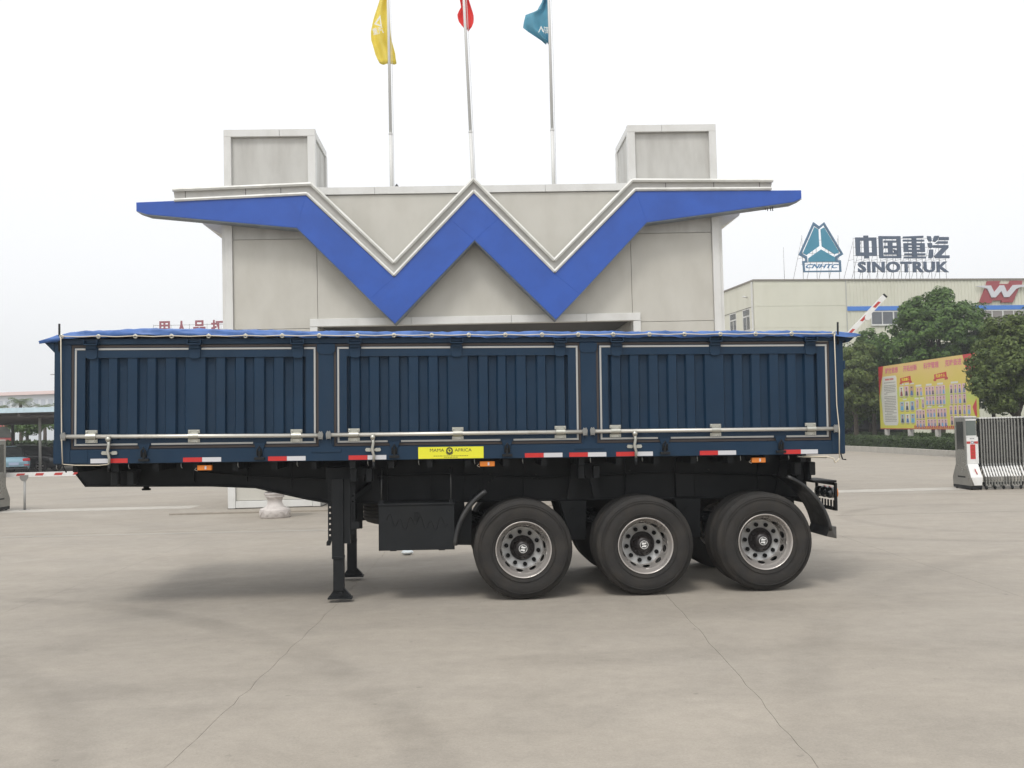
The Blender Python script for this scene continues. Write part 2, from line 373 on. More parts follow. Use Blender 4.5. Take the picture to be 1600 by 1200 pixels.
# blue fascia
B_top = [(-9.0,7.49),(-8.05,7.515),(-4.93,7.60),(-2.83,5.56),(-.845,7.60),(1.09,5.58),(3.15,7.58),(6.5,7.56),(7.28,7.55)]
segs = [ [(-9.0,7.49),(-4.93,7.60),(-5.16,6.81),(-8.75,7.22),(-9.0,7.28)],
         [(-4.93,7.60),(-2.83,5.56),(-3.42,5.06),(-5.16,6.81)],
         [(-2.83,5.56),(-.845,7.60),(-1.45,7.02),(-2.5,5.94)],
         ]
def seg(poly): 
    w = MB(); w.prism(poly, 'y', -.50, -.09); part('fascia_panel', bluef, bev=.003)(w)
A1,A2,A3 = (-4.93,7.60),(-5.16,6.81),(-9.0,7.49)
V1t,V1b,V1l = (-2.83,5.56),(-2.83,4.43),(-3.43,5.03)
Pk,Pl,Pr,Pb = (-.845,7.60),(-1.455,6.98),(-.235,6.98),(-.85,6.44)
V2t,V2b,V2r = (1.09,5.58),(1.09,4.45),(1.70,5.06)
C1,C2 = (3.15,7.58),(3.40,6.81)
seg([A3,A1,A2,(-8.76,7.20),(-9.0,7.28)]); seg([A1,V1t,V1l,A2]); seg([V1l,V1t,Pl,Pb,V1b]); seg([Pl,Pk,Pr,Pb])
seg([Pr,V2t,V2r,V2b,Pb]); seg([V2t,C1,C2,V2r]); seg([C1,(7.28,7.55),(7.28,7.345),(7.08,7.26),C2])
und = [(-8.74,7.20),A2,V1l,V1b,Pb,V2b,V2r,C2,(7.08,7.26),(7.27,7.34)]
und = [(-8.99,7.28),(-8.74,7.19),(-5.165,6.80),(-2.83,4.415),(-.85,6.425),(1.09,4.435),(3.405,6.80),(7.08,7.25),(7.28,7.335)]
for a, b in zip(und, und[1:]):
    w = MB(); w.prism([a, b, (b[0], b[1]-.014), (a[0], a[1]-.014)], 'y', -.505, -.085); part('fascia_soffit', mat('soffit_grey_blue', (.17,.20,.24), .5, dirt=(.08,.09,.10), dscale=3, damt=.6))(w)
# icicle-like tatters of sealant under the right wing tip
w = MB()
for x in (6.42,6.47,6.55,6.60): w.tube([(x,-.3,7.2),(x+.01,-.3,7.2-random.uniform(.06,.12))], .012, 4)
part('torn_sealant', joint)(w)
w = MB(); w.add([(-2.95,.5,7.9),(-2.65,.5,7.9),(-2.65,.8,7.9),(-2.95,.8,7.9),(-2.8,.65,8.14)], [(0,1,4),(1,2,4),(2,3,4),(3,0,4),(0,1,2,3)]); part('roof_beacon', ink)(w)
# pavement in front
o = MB().box(-8.15, 24.0, -.02, 6.8, 33, .045).build('pavement', gmat, bev=.01); o.rotation_euler = (0, 0, 0); tag(o, 'thin concrete apron under the gatehouse', kind='structure')
o.location = (0,0,0)
for _o in (gh,): _o.location.z = .03

# ------------------------------------------------------------------ flagpoles and flags (stand on the gatehouse roof)
polem = mat('pole_white', (.60,.60,.58), .45)
def flagpole(x, y, label):
    e = empty('flagpole', (x, y, 7.74)); tag(e, label, 'flagpole', 'flagpoles behind the gatehouse parapet')
    MB().lathe([(0,0),(.054,0),(.052,2.45),(.0,2.45)], 12, 'z').build('lower_tube', polem, e)
    MB().lathe([(0,2.45),(.044,2.45),(.036,8.2),(0,8.2)], 12, 'z').build('upper_tube', polem, e)
    MB().lathe([(.0,2.42),(.057,2.42),(.057,2.47),(0,2.47)], 12, 'z').build('collar', polem, e)
    MB().tube([(.07,-.02,.6),(.085,-.02,4),(.07,-.02,8.05)], .006, 4).build('halyard', polem, e)
    MB().lathe([(0,8.1),(.05,8.13),(.08,8.2),(.05,8.27),(0,8.3)], 10, 'z').build('finial', chrome, e)
    return e
flagpole(-3.24, 28.2, 'pale flagpole that carries the yellow flag')
fp_ = flagpole(-.93, 28.2, 'pale flagpole above the gable peak that carries the red flag'); fp_.rotation_euler = (0, -.027, 0)
flagpole(1.30, 28.2, 'pale flagpole that carries the teal flag')
def flag(name, label, m, px, y, prof, depth, mark=None, seed=0):
    # prof: rows (z, left, right) relative to the pole; the cloth falls in folds between
    r = random.Random(seed); n = 15; rows = []
    zz = np.linspace(prof[0][0], prof[-1][0], 26)
    P = np.array(prof)[::-1]
    zs = P[:, 0]
    mb = MB(); V = []
    ph = r.uniform(0, 6)
    for z in zz:
        l = np.interp(z, zs, P[:, 1]); q = np.interp(z, zs, P[:, 2])
        for i in range(n):
            t = i/(n-1); x = l+(q-l)*t
            yy = depth*sin(t*pi*3.3+ph+(z*.9))*.5*(.35+.65*abs(2*t-1)+.2*sin(z*5))
            V.append((px+x, y+.16+yy, z))
    F = [(a*n+b, a*n+b+1, (a+1)*n+b+1, (a+1)*n+b) for a in range(len(zz)-1) for b in range(n-1)]
    mb.add(V, F, 0, True)
    o = mb.build(name, m); tag(o, label, 'flag')
    sd = o.modifiers.new('Thick', 'SOLIDIFY'); sd.thickness = .004
    return o
def cloth(name, c, mark=None):
    m = mat(name, c, .65, noise=.12, nscale=2.5, bump=.1, bscale=8); 
    b = m.node_tree.nodes['Principled BSDF']; b.inputs['Subsurface Weight'].default_value = 0
    # thin cloth lets the sky through
    t = m.node_tree; tr_ = t.nodes.new('ShaderNodeBsdfTranslucent'); tr_.inputs[0].default_value = (*[min(1, q*1.3) for q in c], 1)
    mx = t.nodes.new('ShaderNodeMixShader'); mx.inputs[0].default_value = .45; out = t.nodes['Material Output']
    t.links.new(b.outputs[0], mx.inputs[1]); t.links.new(tr_.outputs[0], mx.inputs[2]); t.links.new(mx.outputs[0], out.inputs[0]); return m
YF, RF, TF = cloth('yellow_cloth', (.86,.72,.18)), cloth('red_cloth', (.85,.11,.10)), cloth('teal_cloth', (.14,.40,.52))
yf = flag('flag', 'yellow flag with white print hanging limp from the left pole', YF, -3.24, 28.2,
     [(15.6,-.02,.02),(14.9,-.10,.03),(14.2,-.25,.03),(13.9,-.34,.03),(13.55,-.45,.03),(13.15,-.53,.04),(12.9,-.51,.06),(12.75,-.46,.10),(12.5,-.40,.16),(12.33,-.33,.17),(12.24,-.28,.19)], .22, seed=1)
rf = flag('flag', 'red flag wrapped around the middle pole', RF, -1.06, 28.2,
     [(15.8,-.03,.3),(14.6,-.12,.25),(14.0,-.16,.10),(13.8,-.12,.16),(13.6,-.24,.22),(13.4,-.22,.23),(13.25,-.12,.16),(13.15,-.02,.06)], .25, seed=2)
tf = flag('flag', 'teal flag with white print bunched to the left of the right pole', TF, 1.27, 28.2,
     [(15.8,-.06,.0),(14.4,-.10,.02),(14.0,-.13,.02),(13.85,-.22,.02),(13.7,-.30,.02),(13.62,-.62,.02),(13.4,-.68,.02),(13.22,-.72,.02),(13.05,-.52,.02),(12.9,-.30,.02),(12.78,-.12,.02),(12.72,-.08,.01)], .22, seed=3)
fw = mat('flag_print_white', (.75,.75,.70), .7)
def flagprint(parent, s, loc, w, h, rot=0):
    o = text_obj('flag_print', s, fw, parent, loc, (pi/2, 0, 0), fit=(w, h), size=1, ext=.004, off=.01); o.rotation_euler = (pi/2, -rot, 0); return o
flagprint(yf, '重汽', (-3.66, 28.13, 12.98), .30, .20, .2)
mbp = MB(); mbp.ring([(-3.64,13.30),(-3.46,13.56),(-3.42,13.22)], [(-3.58,13.32),(-3.475,13.46),(-3.46,13.27)], 'y', 28.13, 28.136); mbp.build('flag_print', fw, yf)
mbp = MB(); mbp.prism([(.97,12.94),(1.06,13.14),(1.15,12.94),(1.1,12.97),(1.06,13.08),(1.01,12.97)], 'y', 28.13, 28.136); mbp.build('flag_print', fw, tf)
flagprint(tf, '汽车', (1.13, 28.13, 12.90), .13, .22)

# ------------------------------------------------------------------ semi-trailer  (local: x = towards the tail, y = across, z up)
PT = .01283
tl = empty('flatbed_semi_trailer', (.077123 - .028*cos(.071141), 11.159 - .028*sin(.071141), 0))
tl.rotation_mode = 'XYZ'; tl.rotation_euler = (0, PT, .071141)
tag(tl, 'dark blue three axle semi trailer with corrugated drop sides on black chassis', 'semi trailer')
def T(mb, name, m, bev=0, parent=tl): return mb.build(name, m, parent, bev=bev)
WID = 2.5
bays = [(-4.797,-2.185), (-2.02,.682), (.857,3.506)]
# rails and posts of the near side
T(MB().box(-4.972, 0, 1.548, 3.655, .07, 1.700), 'bottom_rail', navy, .004)
T(MB().box(-4.972, 0, 2.822, 3.70, .07, 2.885), 'top_rail', navy, .004)
posts = [(-4.972,-4.797), (-2.185,-2.02), (.682,.857), (3.506,3.665)]
for i, (a, b) in enumerate(posts):
    T(MB().box(a, .002, 1.702, b, .09, 2.820), 'post', navy, .003)
    if i in (1, 2):
        c = (a+b)/2
        T(MB().prism([(c-.098,2.815),(c+.098,2.815),(c+.098,2.74),(c+.07,2.705),(c-.07,2.705),(c-.098,2.74)], 'y', -.008, .0), 'gusset_plate', navy, .002)
        T(MB().prism([(c-.16,1.64),(c+.16,1.64),(c+.16,1.68),(c+.07,1.70),(c+.05,1.78),(c-.05,1.78),(c-.07,1.70),(c-.16,1.68)], 'y', -.008, -.001), 'gusset_plate', navy, .002)
T(MB().box(-4.975, -.006, 1.56, -4.802, .0, 1.80), 'gusset_plate', navy, .002); T(MB().box(-4.80, -.005, 1.56, -4.62, -.001, 1.70), 'gusset_plate', navy, .002)
T(MB().box(3.512, -.006, 1.556, 3.66, .0, 1.79), 'gusset_plate', navy, .002)
# side boards
def side_board(a, b, ribs, wide, nm='side_board'):
    z0, z1 = 1.706, 2.816
    e = MB()
    x0, x1 = a+.028, b-.028; zb, zt = z0+.03, z1-.028
    # frame of the board around the corrugated sheet
    cx0, cx1 = ribs[0][0]-.03, ribs[-1][1]+.034
    e.ring([(x0,zb),(x1,zb),(x1,zt),(x0,zt)], [(cx0,1.80),(cx1,1.80),(cx1,2.68),(cx0,2.68)], 'y', .004, .055)
    # corrugated sheet
    pr = [(cx0,.058),(ribs[0][0]-.012,.058)]
    for (p, q) in ribs:
        pr += [(p-.004,.056),(p+.014,.014),(q-.004,.014),(q+.012,.056)]
    pr.append((cx1,.058))
    vs = [(x, y, 1.80) for x, y in pr] + [(x, y, 2.68) for x, y in pr]; n = len(pr)
    e.add(vs, [(i, i+1, n+i+1, n+i) for i in range(n-1)])
    bd = T(e, nm, navy)
    # rubber seal all round
    s_ = MB(); s_.ring([(a,z0),(b,z0),(b,z1),(a,z1)], [(a+.026,z0+.028),(b-.026,z0+.028),(b-.026,z1-.026),(a+.026,z1-.026)], 'y', .012, .03); s_.build('rubber_seal', seal, bd)
    return bd
def strip(bd, a, b, gaps_top, gaps_bot):
    za, zb2 = 1.742, 2.782; wd = .02; x0, x1 = a+.038, b-.03
    def run(z, gaps):
        cur = x0
        for c, hw in gaps + [(x1+1, 0)]:
            e = min(c-hw, x1)
            MB().box(cur, -.002, z, e, .006, z+wd).build('beading', beading, bd, bev=.002); cur = c+hw
            if cur >= x1: break
    run(zb2-wd, gaps_top); run(za, gaps_bot)
    for x in (x0, x1-wd): MB().box(x, -.002, za+wd+.001, x+wd, .006, zb2-wd-.001).build('beading', beading, bd, bev=.002)
R1 = [(-4.622,-4.515),(-4.421,-4.319),(-4.225,-4.109),(-4.019,-3.915),(-3.822,-3.705),(-3.615,-3.39),(-3.29,-3.182),(-3.082,-2.978),(-2.885,-2.768),(-2.673,-2.56),(-2.463,-2.354)]
R2 = [(-1.85,-1.742),(-1.646,-1.531),(-1.433,-1.313),(-1.22,-1.105),(-1.003,-.891),(-.792,-.562),(-.455,-.343),(-.246,-.145),(-.041,.077),(.191,.295),(.399,.507)]
R3 = [(1.017,1.130),(1.225,1.337),(1.438,1.553),(1.657,1.763),(1.86,1.968),(2.072,2.298),(2.398,2.509),(2.601,2.711),(2.807,2.922),(3.013,3.123),(3.215,3.33)]
hinges = [[-4.581,-3.50,-2.406],[-1.79,-.685,.455],[1.087,2.197,3.284]]
hooks = [[-4.03,-2.813],[-1.37,-.142],[1.608,2.918]]
clampx = [[-4.578,-3.507,-2.421],[-1.805,-.68,.447],[1.058,2.184,3.265]]
boards = []
for i, ((a, b), R) in enumerate(zip(bays, (R1, R2, R3))):
    bd = side_board(a, b, R, None); boards.append(bd)
    tag(bd, ['front corrugated drop side board','middle corrugated drop side board','rear corrugated drop side board'][i])
    strip(bd, a, b, [(x, .068) for x in hinges[i]], [(x, .072) for x in hooks[i]])
# hinge brackets at the top
def hinge_mb():
    m = MB()
    m.prism([(-.055,-.145),(-.03,-.16),(.03,-.16),(.055,-.145),(.06,-.03),(-.06,-.03)], 'y', -.012, .004)
    m.box(-.07,-.062,-.012,.07,.004,.0); m.prism([(-.058,-.04),(-.058,-.012),(-.012,-.012),(-.012,-.04)], 'x', -.055, .055) if False else m.box(-.055,-.03,-.05,.055,.0,-.0125)
    m.box(-.074,-.062,.001,-.064,0,.042); m.box(.064,-.062,.001,.074,0,.042)
    m.tube([(-.07,-.02,.02),(.07,-.02,.02)], .010, 6)
    return m
hg = None
for i, hx in enumerate(hinges):
    for x in hx:
        if hg is None: hg = hinge_mb().build('hinge_bracket', navy, boards[0], (x, 0, 2.825), .002)
        else: dup(hg, (x, 0, 2.825), boards[i])
# hooks at the bottom
def hook_mb():
    m = MB(); m.prism([(-.062,.075),(.062,.075),(.03,-.02),(.022,-.085),(-.022,-.085),(-.03,-.02)], 'y', -.012, -.001)
    m.tube([(-.022,-.02,-.06),(-.022,-.035,0),(0,-.04,.04),(.022,-.035,0),(.022,-.02,-.06)], .011, 6, 1)
    m.box(-.055,-.04,-.105,.055,-.002,-.078, 1); m.box(-.012,-.03,-.078,.012,-.013,-.01, 1); return m
hk = None
for i, hx in enumerate(hooks):
    for x in hx:
        if hk is None: hk = hook_mb().build('locking_hook', [navy, chassis], boards[0], (x, 0, 1.675), .002)
        else: dup(hk, (x, 0, 1.675), boards[i])
# long lock rods with clamps, end cams and handle levers
rods = [(-4.86,-2.160,1.842,1.823),(-2.075,.716,1.826,1.830),(.800,3.545,1.833,1.832)]
def clamp_mb():
    m = MB(); m.box(-.062,-.012,-.068,.062,-.003,-.03); m.box(-.062,-.012,.03,.062,-.003,.068)
    pr = []
    for k in range(9):
        t = pi*k/8; pr.append((-.012-.045*sin(t), -.036*cos(t)*1.0))
    vs = [(-.052, y, z) for y, z in pr] + [(.052, y, z) for y, z in pr]
    m.add(vs, [(k, k+1, 9+k+1, 9+k) for k in range(8)], 0, True)
    for x in (-.045, .045):
        for z in (-.052, .052): m.lathe([(0,-.022),(.010,-.022),(.010,-.012)], 6, 'y', c=(x, 0, z))
    return m
def cam_mb():
    m = MB(); m.box(-.016,-.05,-.04,.016,0,.04); m.prism([(-.03,.015),(-.012,.05),(.0,.02),(.012,.05),(.03,.015),(.022,-.05),(.008,-.02),(-.008,-.02),(-.022,-.05)], 'y', -.055, -.03); return m
def lever_mb():
    m = MB(); m.tube([(0,-.045,.0),(.006,-.052,-.06),(-.008,-.05,-.13),(.012,-.05,-.20),(.008,-.045,-.27)], [.02,.017,.018,.015,.013], 8)
    m.lathe([(0,-.07),(.026,-.07),(.026,-.02),(0,-.02)], 10, 'y')
    m.box(-.018,-.06,-.03,.018,-.03,.035); return m
cl = cm = lv = None
levx = [-4.39, -1.60, 1.268]
for i, (a, b, za, zb) in enumerate(rods):
    r = MB().tube([(a, -.032, za), ((a+b)/2, -.032, (za+zb)/2), (b, -.032, zb)], .0215, 12).build('lock_rod', rodm, tl)
    zf = lambda x: za + (zb-za)*(x-a)/(b-a)
    for x in clampx[i]:
        if cl is None: cl = clamp_mb().build('rod_clamp', chrome, r, (x, 0, zf(x)))
        else: dup(cl, (x, 0, zf(x)), r)
    for x in (a, b):
        if cm is None: cm = cam_mb().build('cam_end', steel, r, (x, 0, zf(x)), .003)
        else: dup(cm, (x, 0, zf(x)), r)
    x = levx[i]
    if lv is None: lv = lever_mb().build('lever', chrome, r, (x, 0, zf(x)-.03))
    else: lv2 = dup(lv, (x, 0, zf(x)-.03), r)
    k = MB().prism([(x-.075,1.645),(x-.085,1.66),(x-.075,1.682),(x-.03,1.68),(x-.02,1.672),(x+.02,1.672),(x+.03,1.68),(x+.075,1.682),(x+.085,1.66),(x+.075,1.645),(x+.03,1.643),(x+.02,1.652),(x-.02,1.652),(x-.03,1.643)], 'y', -.02, -.001)
    T(k, 'lever_catch', chrome)
    T(MB().tube([(x+.008,-.045,zf(x)-.30),(x+.012,-.05,zf(x)-.37)], .017, 8), 'lever_grip', chassis)
# reflective strips (white+red or red+white)
for (a, b, first) in ((-4.589,-4.203,'w'),(-3.623,-3.222,'r'),(-2.725,-2.325,'r'),(-1.864,-1.458,'r'),(.053,.468,'r'),(.544,.955,'r'),(1.065,1.475,'r'),(2.003,2.413,'r'),(2.955,3.346,'r')):
    c = (a+b)/2; m = MB(); k = 0 if first == 'w' else 1
    m.box(a, -.0035, 1.555, c, -.001, 1.603, k); m.box(c+.001, -.0035, 1.555, b, -.001, 1.603, 1-k)
    T(m, 'reflective_strip', [whitem, redm])
# yellow name plate
pl = T(MB().box(-1.112, -.006, 1.555, -.400, -.001, 1.683), 'name_plate', yel, .001)
tag(pl, 'bright yellow plate lettered MAMA AFRICA')
TR = (pi/2, 0, 0)
text_obj('lettering', 'MAMA', ink, pl, (-.985,-.0065,1.630), TR, fit=(.155,.034), size=.05, ext=.0004)
text_obj('lettering', 'AFRICA', ink, pl, (-.715,-.0065,1.630), TR, fit=(.185,.034), size=.05, ext=.0004)
m = MB(); n = 28
m.ring([(-.772+.036*cos(2*pi*i/n)*(1+.06*(i % 2)), 1.642+.036*sin(2*pi*i/n)*(1+.06*(i % 2))) for i in range(n)], [(-.772+.022*cos(2*pi*i/n), 1.642+.022*sin(2*pi*i/n)) for i in range(n)], 'y', -.0072, -.006)
m.prism([(-.782,1.654),(-.772,1.657),(-.764,1.652),(-.759,1.644),(-.764,1.638),(-.767,1.626),(-.772,1.624),(-.775,1.634),(-.776,1.641),(-.785,1.643),(-.787,1.65)], 'y', -.0072, -.006)
m.prism([(-.815,1.626),(-.80,1.602),(-.772,1.594),(-.744,1.602),(-.729,1.626),(-.738,1.622),(-.752,1.608),(-.772,1.602),(-.792,1.608),(-.806,1.622)], 'y', -.0072, -.006)
m.build('emblem', ink, pl)
faint = mat('faint_ink', (.16,.15,.02), .6); fr_ = random.Random(9); fp2 = MB()
for x0_, x1_, z_ in ((-.945,-.575,1.581),(-.83,-.69,1.566)):      # fine print, too small to read
    x_ = x0_
    while x_ < x1_: w_ = fr_.uniform(.010,.028); fp2.box(x_, -.0068, z_, x_+w_, -.0061, z_+.0065); x_ += w_+.006
fp2.build('fine_print', faint, pl)['kind'] = 'stuff'
# amber marker lamps under the rail
for a, b in ((-3.483,-3.331),(-.440,-.277),(2.603,2.76)):
    l = T(MB().box(a, .035, 1.462, b, .09, 1.518), 'marker_lamp', amber, .004)
    MB().box((a+b)/2+.004, .03, 1.474, (a+b)/2+.022, .036, 1.508).build('reflector', whitem, l)
    MB().tube([(a-.01,.05,1.49),(a-.03,.05,1.47),(a,.05,1.455)], .003, 4).build('cable', ropem, l)
# small lashing hooks under the rail
lh = None
for x in (-4.95,-4.2,-3.65,-3.05,-2.42,-1.66,-1.11,-.5,.03,.78,1.36,1.98,2.47,3.02):
    if lh is None: lh = MB().tube([(0,.03,0),(0,.025,-.03),(.004,.03,-.05),(.006,.05,-.055)], .005, 5).build('lashing_hook', steel, tl, (x, 0, 1.546))
    else: dup(lh, (x, 0, 1.546))
# bottom rail joint marks, front and rear walls, floor, far side
T(MB().box(-4.972,.095,1.56,-4.90,WID,2.84), 'front_wall', navy, .004)
T(MB().box(3.60,.095,1.56,3.66,WID,2.82), 'tail_board', navy, .004)
T(MB().box(-4.89,.06,1.545,3.59,WID-.02,1.60), 'floor', chassis)
T(MB().box(-4.972,WID+.002,1.548,3.655,WID+.07,2.86), 'far_side_board', navy, .004)
T(MB().prism([(-4.974,2.84),(-5.10,2.87),(-5.03,2.80),(-4.974,2.74)], 'y', .0, WID), 'front_lip', navy)
T(MB().prism([(3.702,2.86),(3.80,2.86),(3.74,2.81),(3.702,2.80)], 'y', .0, .5), 'rear_lip', navy)
T(MB().box(3.667,.005,2.50,3.69,.06,2.60), 'tail_hinge', navy, .003)
for x, z0, z1 in ((-4.913,2.75,3.045),(3.600,2.78,3.030)):
    T(MB().tube([(x,-.02,z0),(x,-.028,z1)], .011, 6), 'stake', chassis)
# ---- chassis
beam = [(-4.998,1.512),(-4.998,1.415),(-4.896,1.280),(-3.488,1.262),(-2.99,1.235),(-2.42,1.096),(-2.175,1.050),(-1.9,1.038),(3.48,1.030),(3.48,1.512)]
for w0 in (.74, 1.72):
    bmo = T(MB().prism(beam, 'y', w0+.05, w0+.062), 'main_beam', chassis)
    low = beam[1:9]
    for p, q in zip(low, low[1:]):
        MB().add([(p[0],w0,p[1]),(q[0],w0,q[1]),(q[0],w0+.13,q[1]),(p[0],w0+.13,p[1]),(p[0],w0,p[1]-.014),(q[0],w0,q[1]-.014),(q[0],w0+.13,q[1]-.014),(p[0],w0+.13,p[1]-.014)],
                 [(0,1,2,3),(7,6,5,4),(0,4,5,1),(1,5,6,2),(2,6,7,3),(3,7,4,0)]).build('flange', chassis, bmo)
    MB().box(-4.99,w0,1.513,3.48,w0+.13,1.528).build('flange', chassis, bmo)
    for a, b in ((-.60,-.37),(1.90,2.13)):
        MB().box(a, w0+.005, 1.045, b, w0+.049, 1.505).build('stiffener', chassis, bmo, bev=.004)
    for x in (-4.4,-3.7,-3.1,-2.6,-1.5,-1.0,0.1,1.3,2.9): MB().box(x, w0+.01, 1.30 if x < -2.9 else (1.22 if x < -2.3 else 1.05), x+.012, w0+.05, 1.505).build('web_rib', chassis, bmo)
for x in np.arange(-4.8, 3.5, .42):
    T(MB().box(x,.08,1.46,x+.06,WID-.05,1.5425), 'cross_member', chassis)
# outrigger pads and gussets (pairs under the rail)
for c in (-4.32,-1.745,.79,3.27):
    for dx in (-.085,.085):
        T(MB().box(c+dx-.037,.20,1.305,c+dx+.037,.32,1.455), 'stake_pocket', chassis, .008)
    T(MB().prism([(c-.05,1.46),(c+.05,1.46),(c+.015,1.30),(c-.015,1.30)], 'y', .36, .74), 'outrigger', chassis)
    for s_ in ((-1,1) if c > -4 else ()):
        T(MB().prism([(c+s_*.03,1.46),(c+s_*.13,1.46),(c+s_*.20,1.05),(c+s_*.12,1.05)], 'y', .66, .70), 'gusset', chassis)
# bolt holes in the web
m = MB()
for x, z in ((-.29,1.34),(-.24,1.31),(-.27,1.27),(-.31,1.25),(.25,1.33),(.20,1.29),(.27,1.28),(1.36,1.36),(1.31,1.32),(1.40,1.32),(2.31,1.36),(2.26,1.32),(2.35,1.32)):
    m.lathe([(0,.741),(.012,.741),(.012,.735),(0,.735)], 6, 'y', c=(x, .05, z))
T(m, 'rivets', ink)['kind'] = 'stuff'
# kingpin and coupling plate
T(MB().box(-4.84,.86,1.285,-3.6,1.72,1.30), 'coupling_plate', chassis, .003)
T(MB().lathe([(0,1.27),(.045,1.27),(.045,1.25),(.034,1.245),(.034,1.215),(.052,1.21),(.052,1.19),(0,1.19)], 16, 'z', c=(-4.36,1.25,0)), 'kingpin', chassis)
# air lines
T(MB().tube([(-3.6,.70,1.42),(-3.0,.71,1.36),(-2.2,.71,1.32),(-.9,.71,1.36),(.3,.71,1.30),(1.8,.71,1.34),(3.2,.71,1.28)], .012, 6), 'air_line', chassis)
# ---- landing legs
def leg(w0, flip):
    e = T(MB().box(-2.078, w0, .47, -1.950, w0+.13, 1.34), 'landing_leg', chassis, .004)
    MB().box(-2.066, w0+.012, .10, -1.948, w0+.118, .47).build('inner_tube', chassis, e, bev=.003)
    MB().box(-2.078, w0-.004, .455, -1.945, w0+.134, .485).build('collar', chassis, e, bev=.003)
    f = MB(); f.prism([(-2.115,.028),(-1.87,.028),(-1.88,.05),(-1.95,.125),(-2.05,.125),(-2.105,.05)], 'y', w0+.03, w0+.10); f.box(-2.125, w0-.01, .012, -1.86, w0+.14, .030)
    f.tube([(-1.985,w0-.0,.075),(-1.985,w0+.13,.075)], .025, 10)
    f.build('foot', chassis, e)
    # side flanges with rows of holes: built from rungs so daylight passes
    for (a, b, z0, z1) in ((-2.125,-2.080,.66,1.34),(-1.875,-1.825,.72,1.32)):
        fl = MB(); c = (a+b)/2; r_ = .010; z = z1
        fl.box(a, w0+.05, z0, c-r_, w0+.058, z1); fl.box(c+r_, w0+.05, z0, b, w0+.058, z1)
        zz = z0
        while zz < z1-.02:
            fl.box(c-r_+.0005, w0+.05, zz, c+r_-.0005, w0+.058, min(zz+.042, z1)); zz += .062
        fl.build('drilled_flange', chassis, e)
    MB().box(-1.948, w0+.03, .62, -1.875, w0+.11, 1.34).build('brace_plate', chassis, e)
    MB().prism([(-2.125,.66),(-2.14,.64),(-2.14,.60),(-2.10,.60),(-2.08,.66)], 'y', w0+.03, w0+.07).build('lug', chassis, e)
    return e
leg(.28, 0); leg(1.95, 1)
T(MB().box(-2.06,.42,.95,-1.96,1.94,1.03), 'leg_crossbar', chassis, .004)
T(MB().tube([(-1.90,.33,1.06),(-1.90,2.0,1.06)], .02, 8), 'crank_shaft', chassis)
T(MB().box(-1.87,.30,.78,-1.775,.32,.86), 'crank_bracket', chassis, .003)
T(MB().bar((-2.0,.4,1.0), (-1.55,.8,1.35), .06, .06), 'leg_brace', chassis)
T(MB().box(-2.15,.36,1.30,-1.82,.80,1.46), 'leg_mount', chassis, .004)
T(MB().box(-2.15,1.85,1.30,-1.82,2.1,1.46), 'leg_mount', chassis, .004)
# ---- tool box with lid, latch, straps and feet
bx = T(MB().box(-1.545,.115,.558,-.730,.56,1.062), 'tool_box', chassis, .006)
MB().box(-1.552,.10,.556,-.723,.114,1.045).build('lid', chassis, bx, bev=.004)
MB().box(-1.56,.09,1.048,-.715,.58,1.068).build('top_cover', chassis, bx, bev=.003)
m = MB(); m.ring([(-1.175,.90),(-1.115,.90),(-1.115,.98),(-1.175,.98)], [(-1.163,.912),(-1.127,.912),(-1.127,.968),(-1.175+.012,.968)], 'y', .088, .0995); m.box(-1.155,.09,.93,-1.135,.0995,.95); m.box(-1.178,.09,.888,-1.112,.0995,.893)
m.build('latch', chassis, bx)
for x in (-1.43,-.90): MB().box(x,.13,.546,x+.07,.5,.557).build('foot', chassis, bx)
for x in (-1.52,-.76):
    MB().box(x-.02,.11,1.069,x+.02,.14,1.10).build('strap', chassis, bx); MB().tube([(x,.12,1.09),(x,.125,1.32),(x,.3,1.44)], .008, 6).build('strap_rod', plastic, bx)
# cursive embossing on the lid
MB().tube([(-1.46+.66*q/60, .099, .87+.055*sin(q*.62)+.03*sin(q*.23+1)-.0006*q) for q in range(61)], .004, 4).build('embossing', chassis, bx)
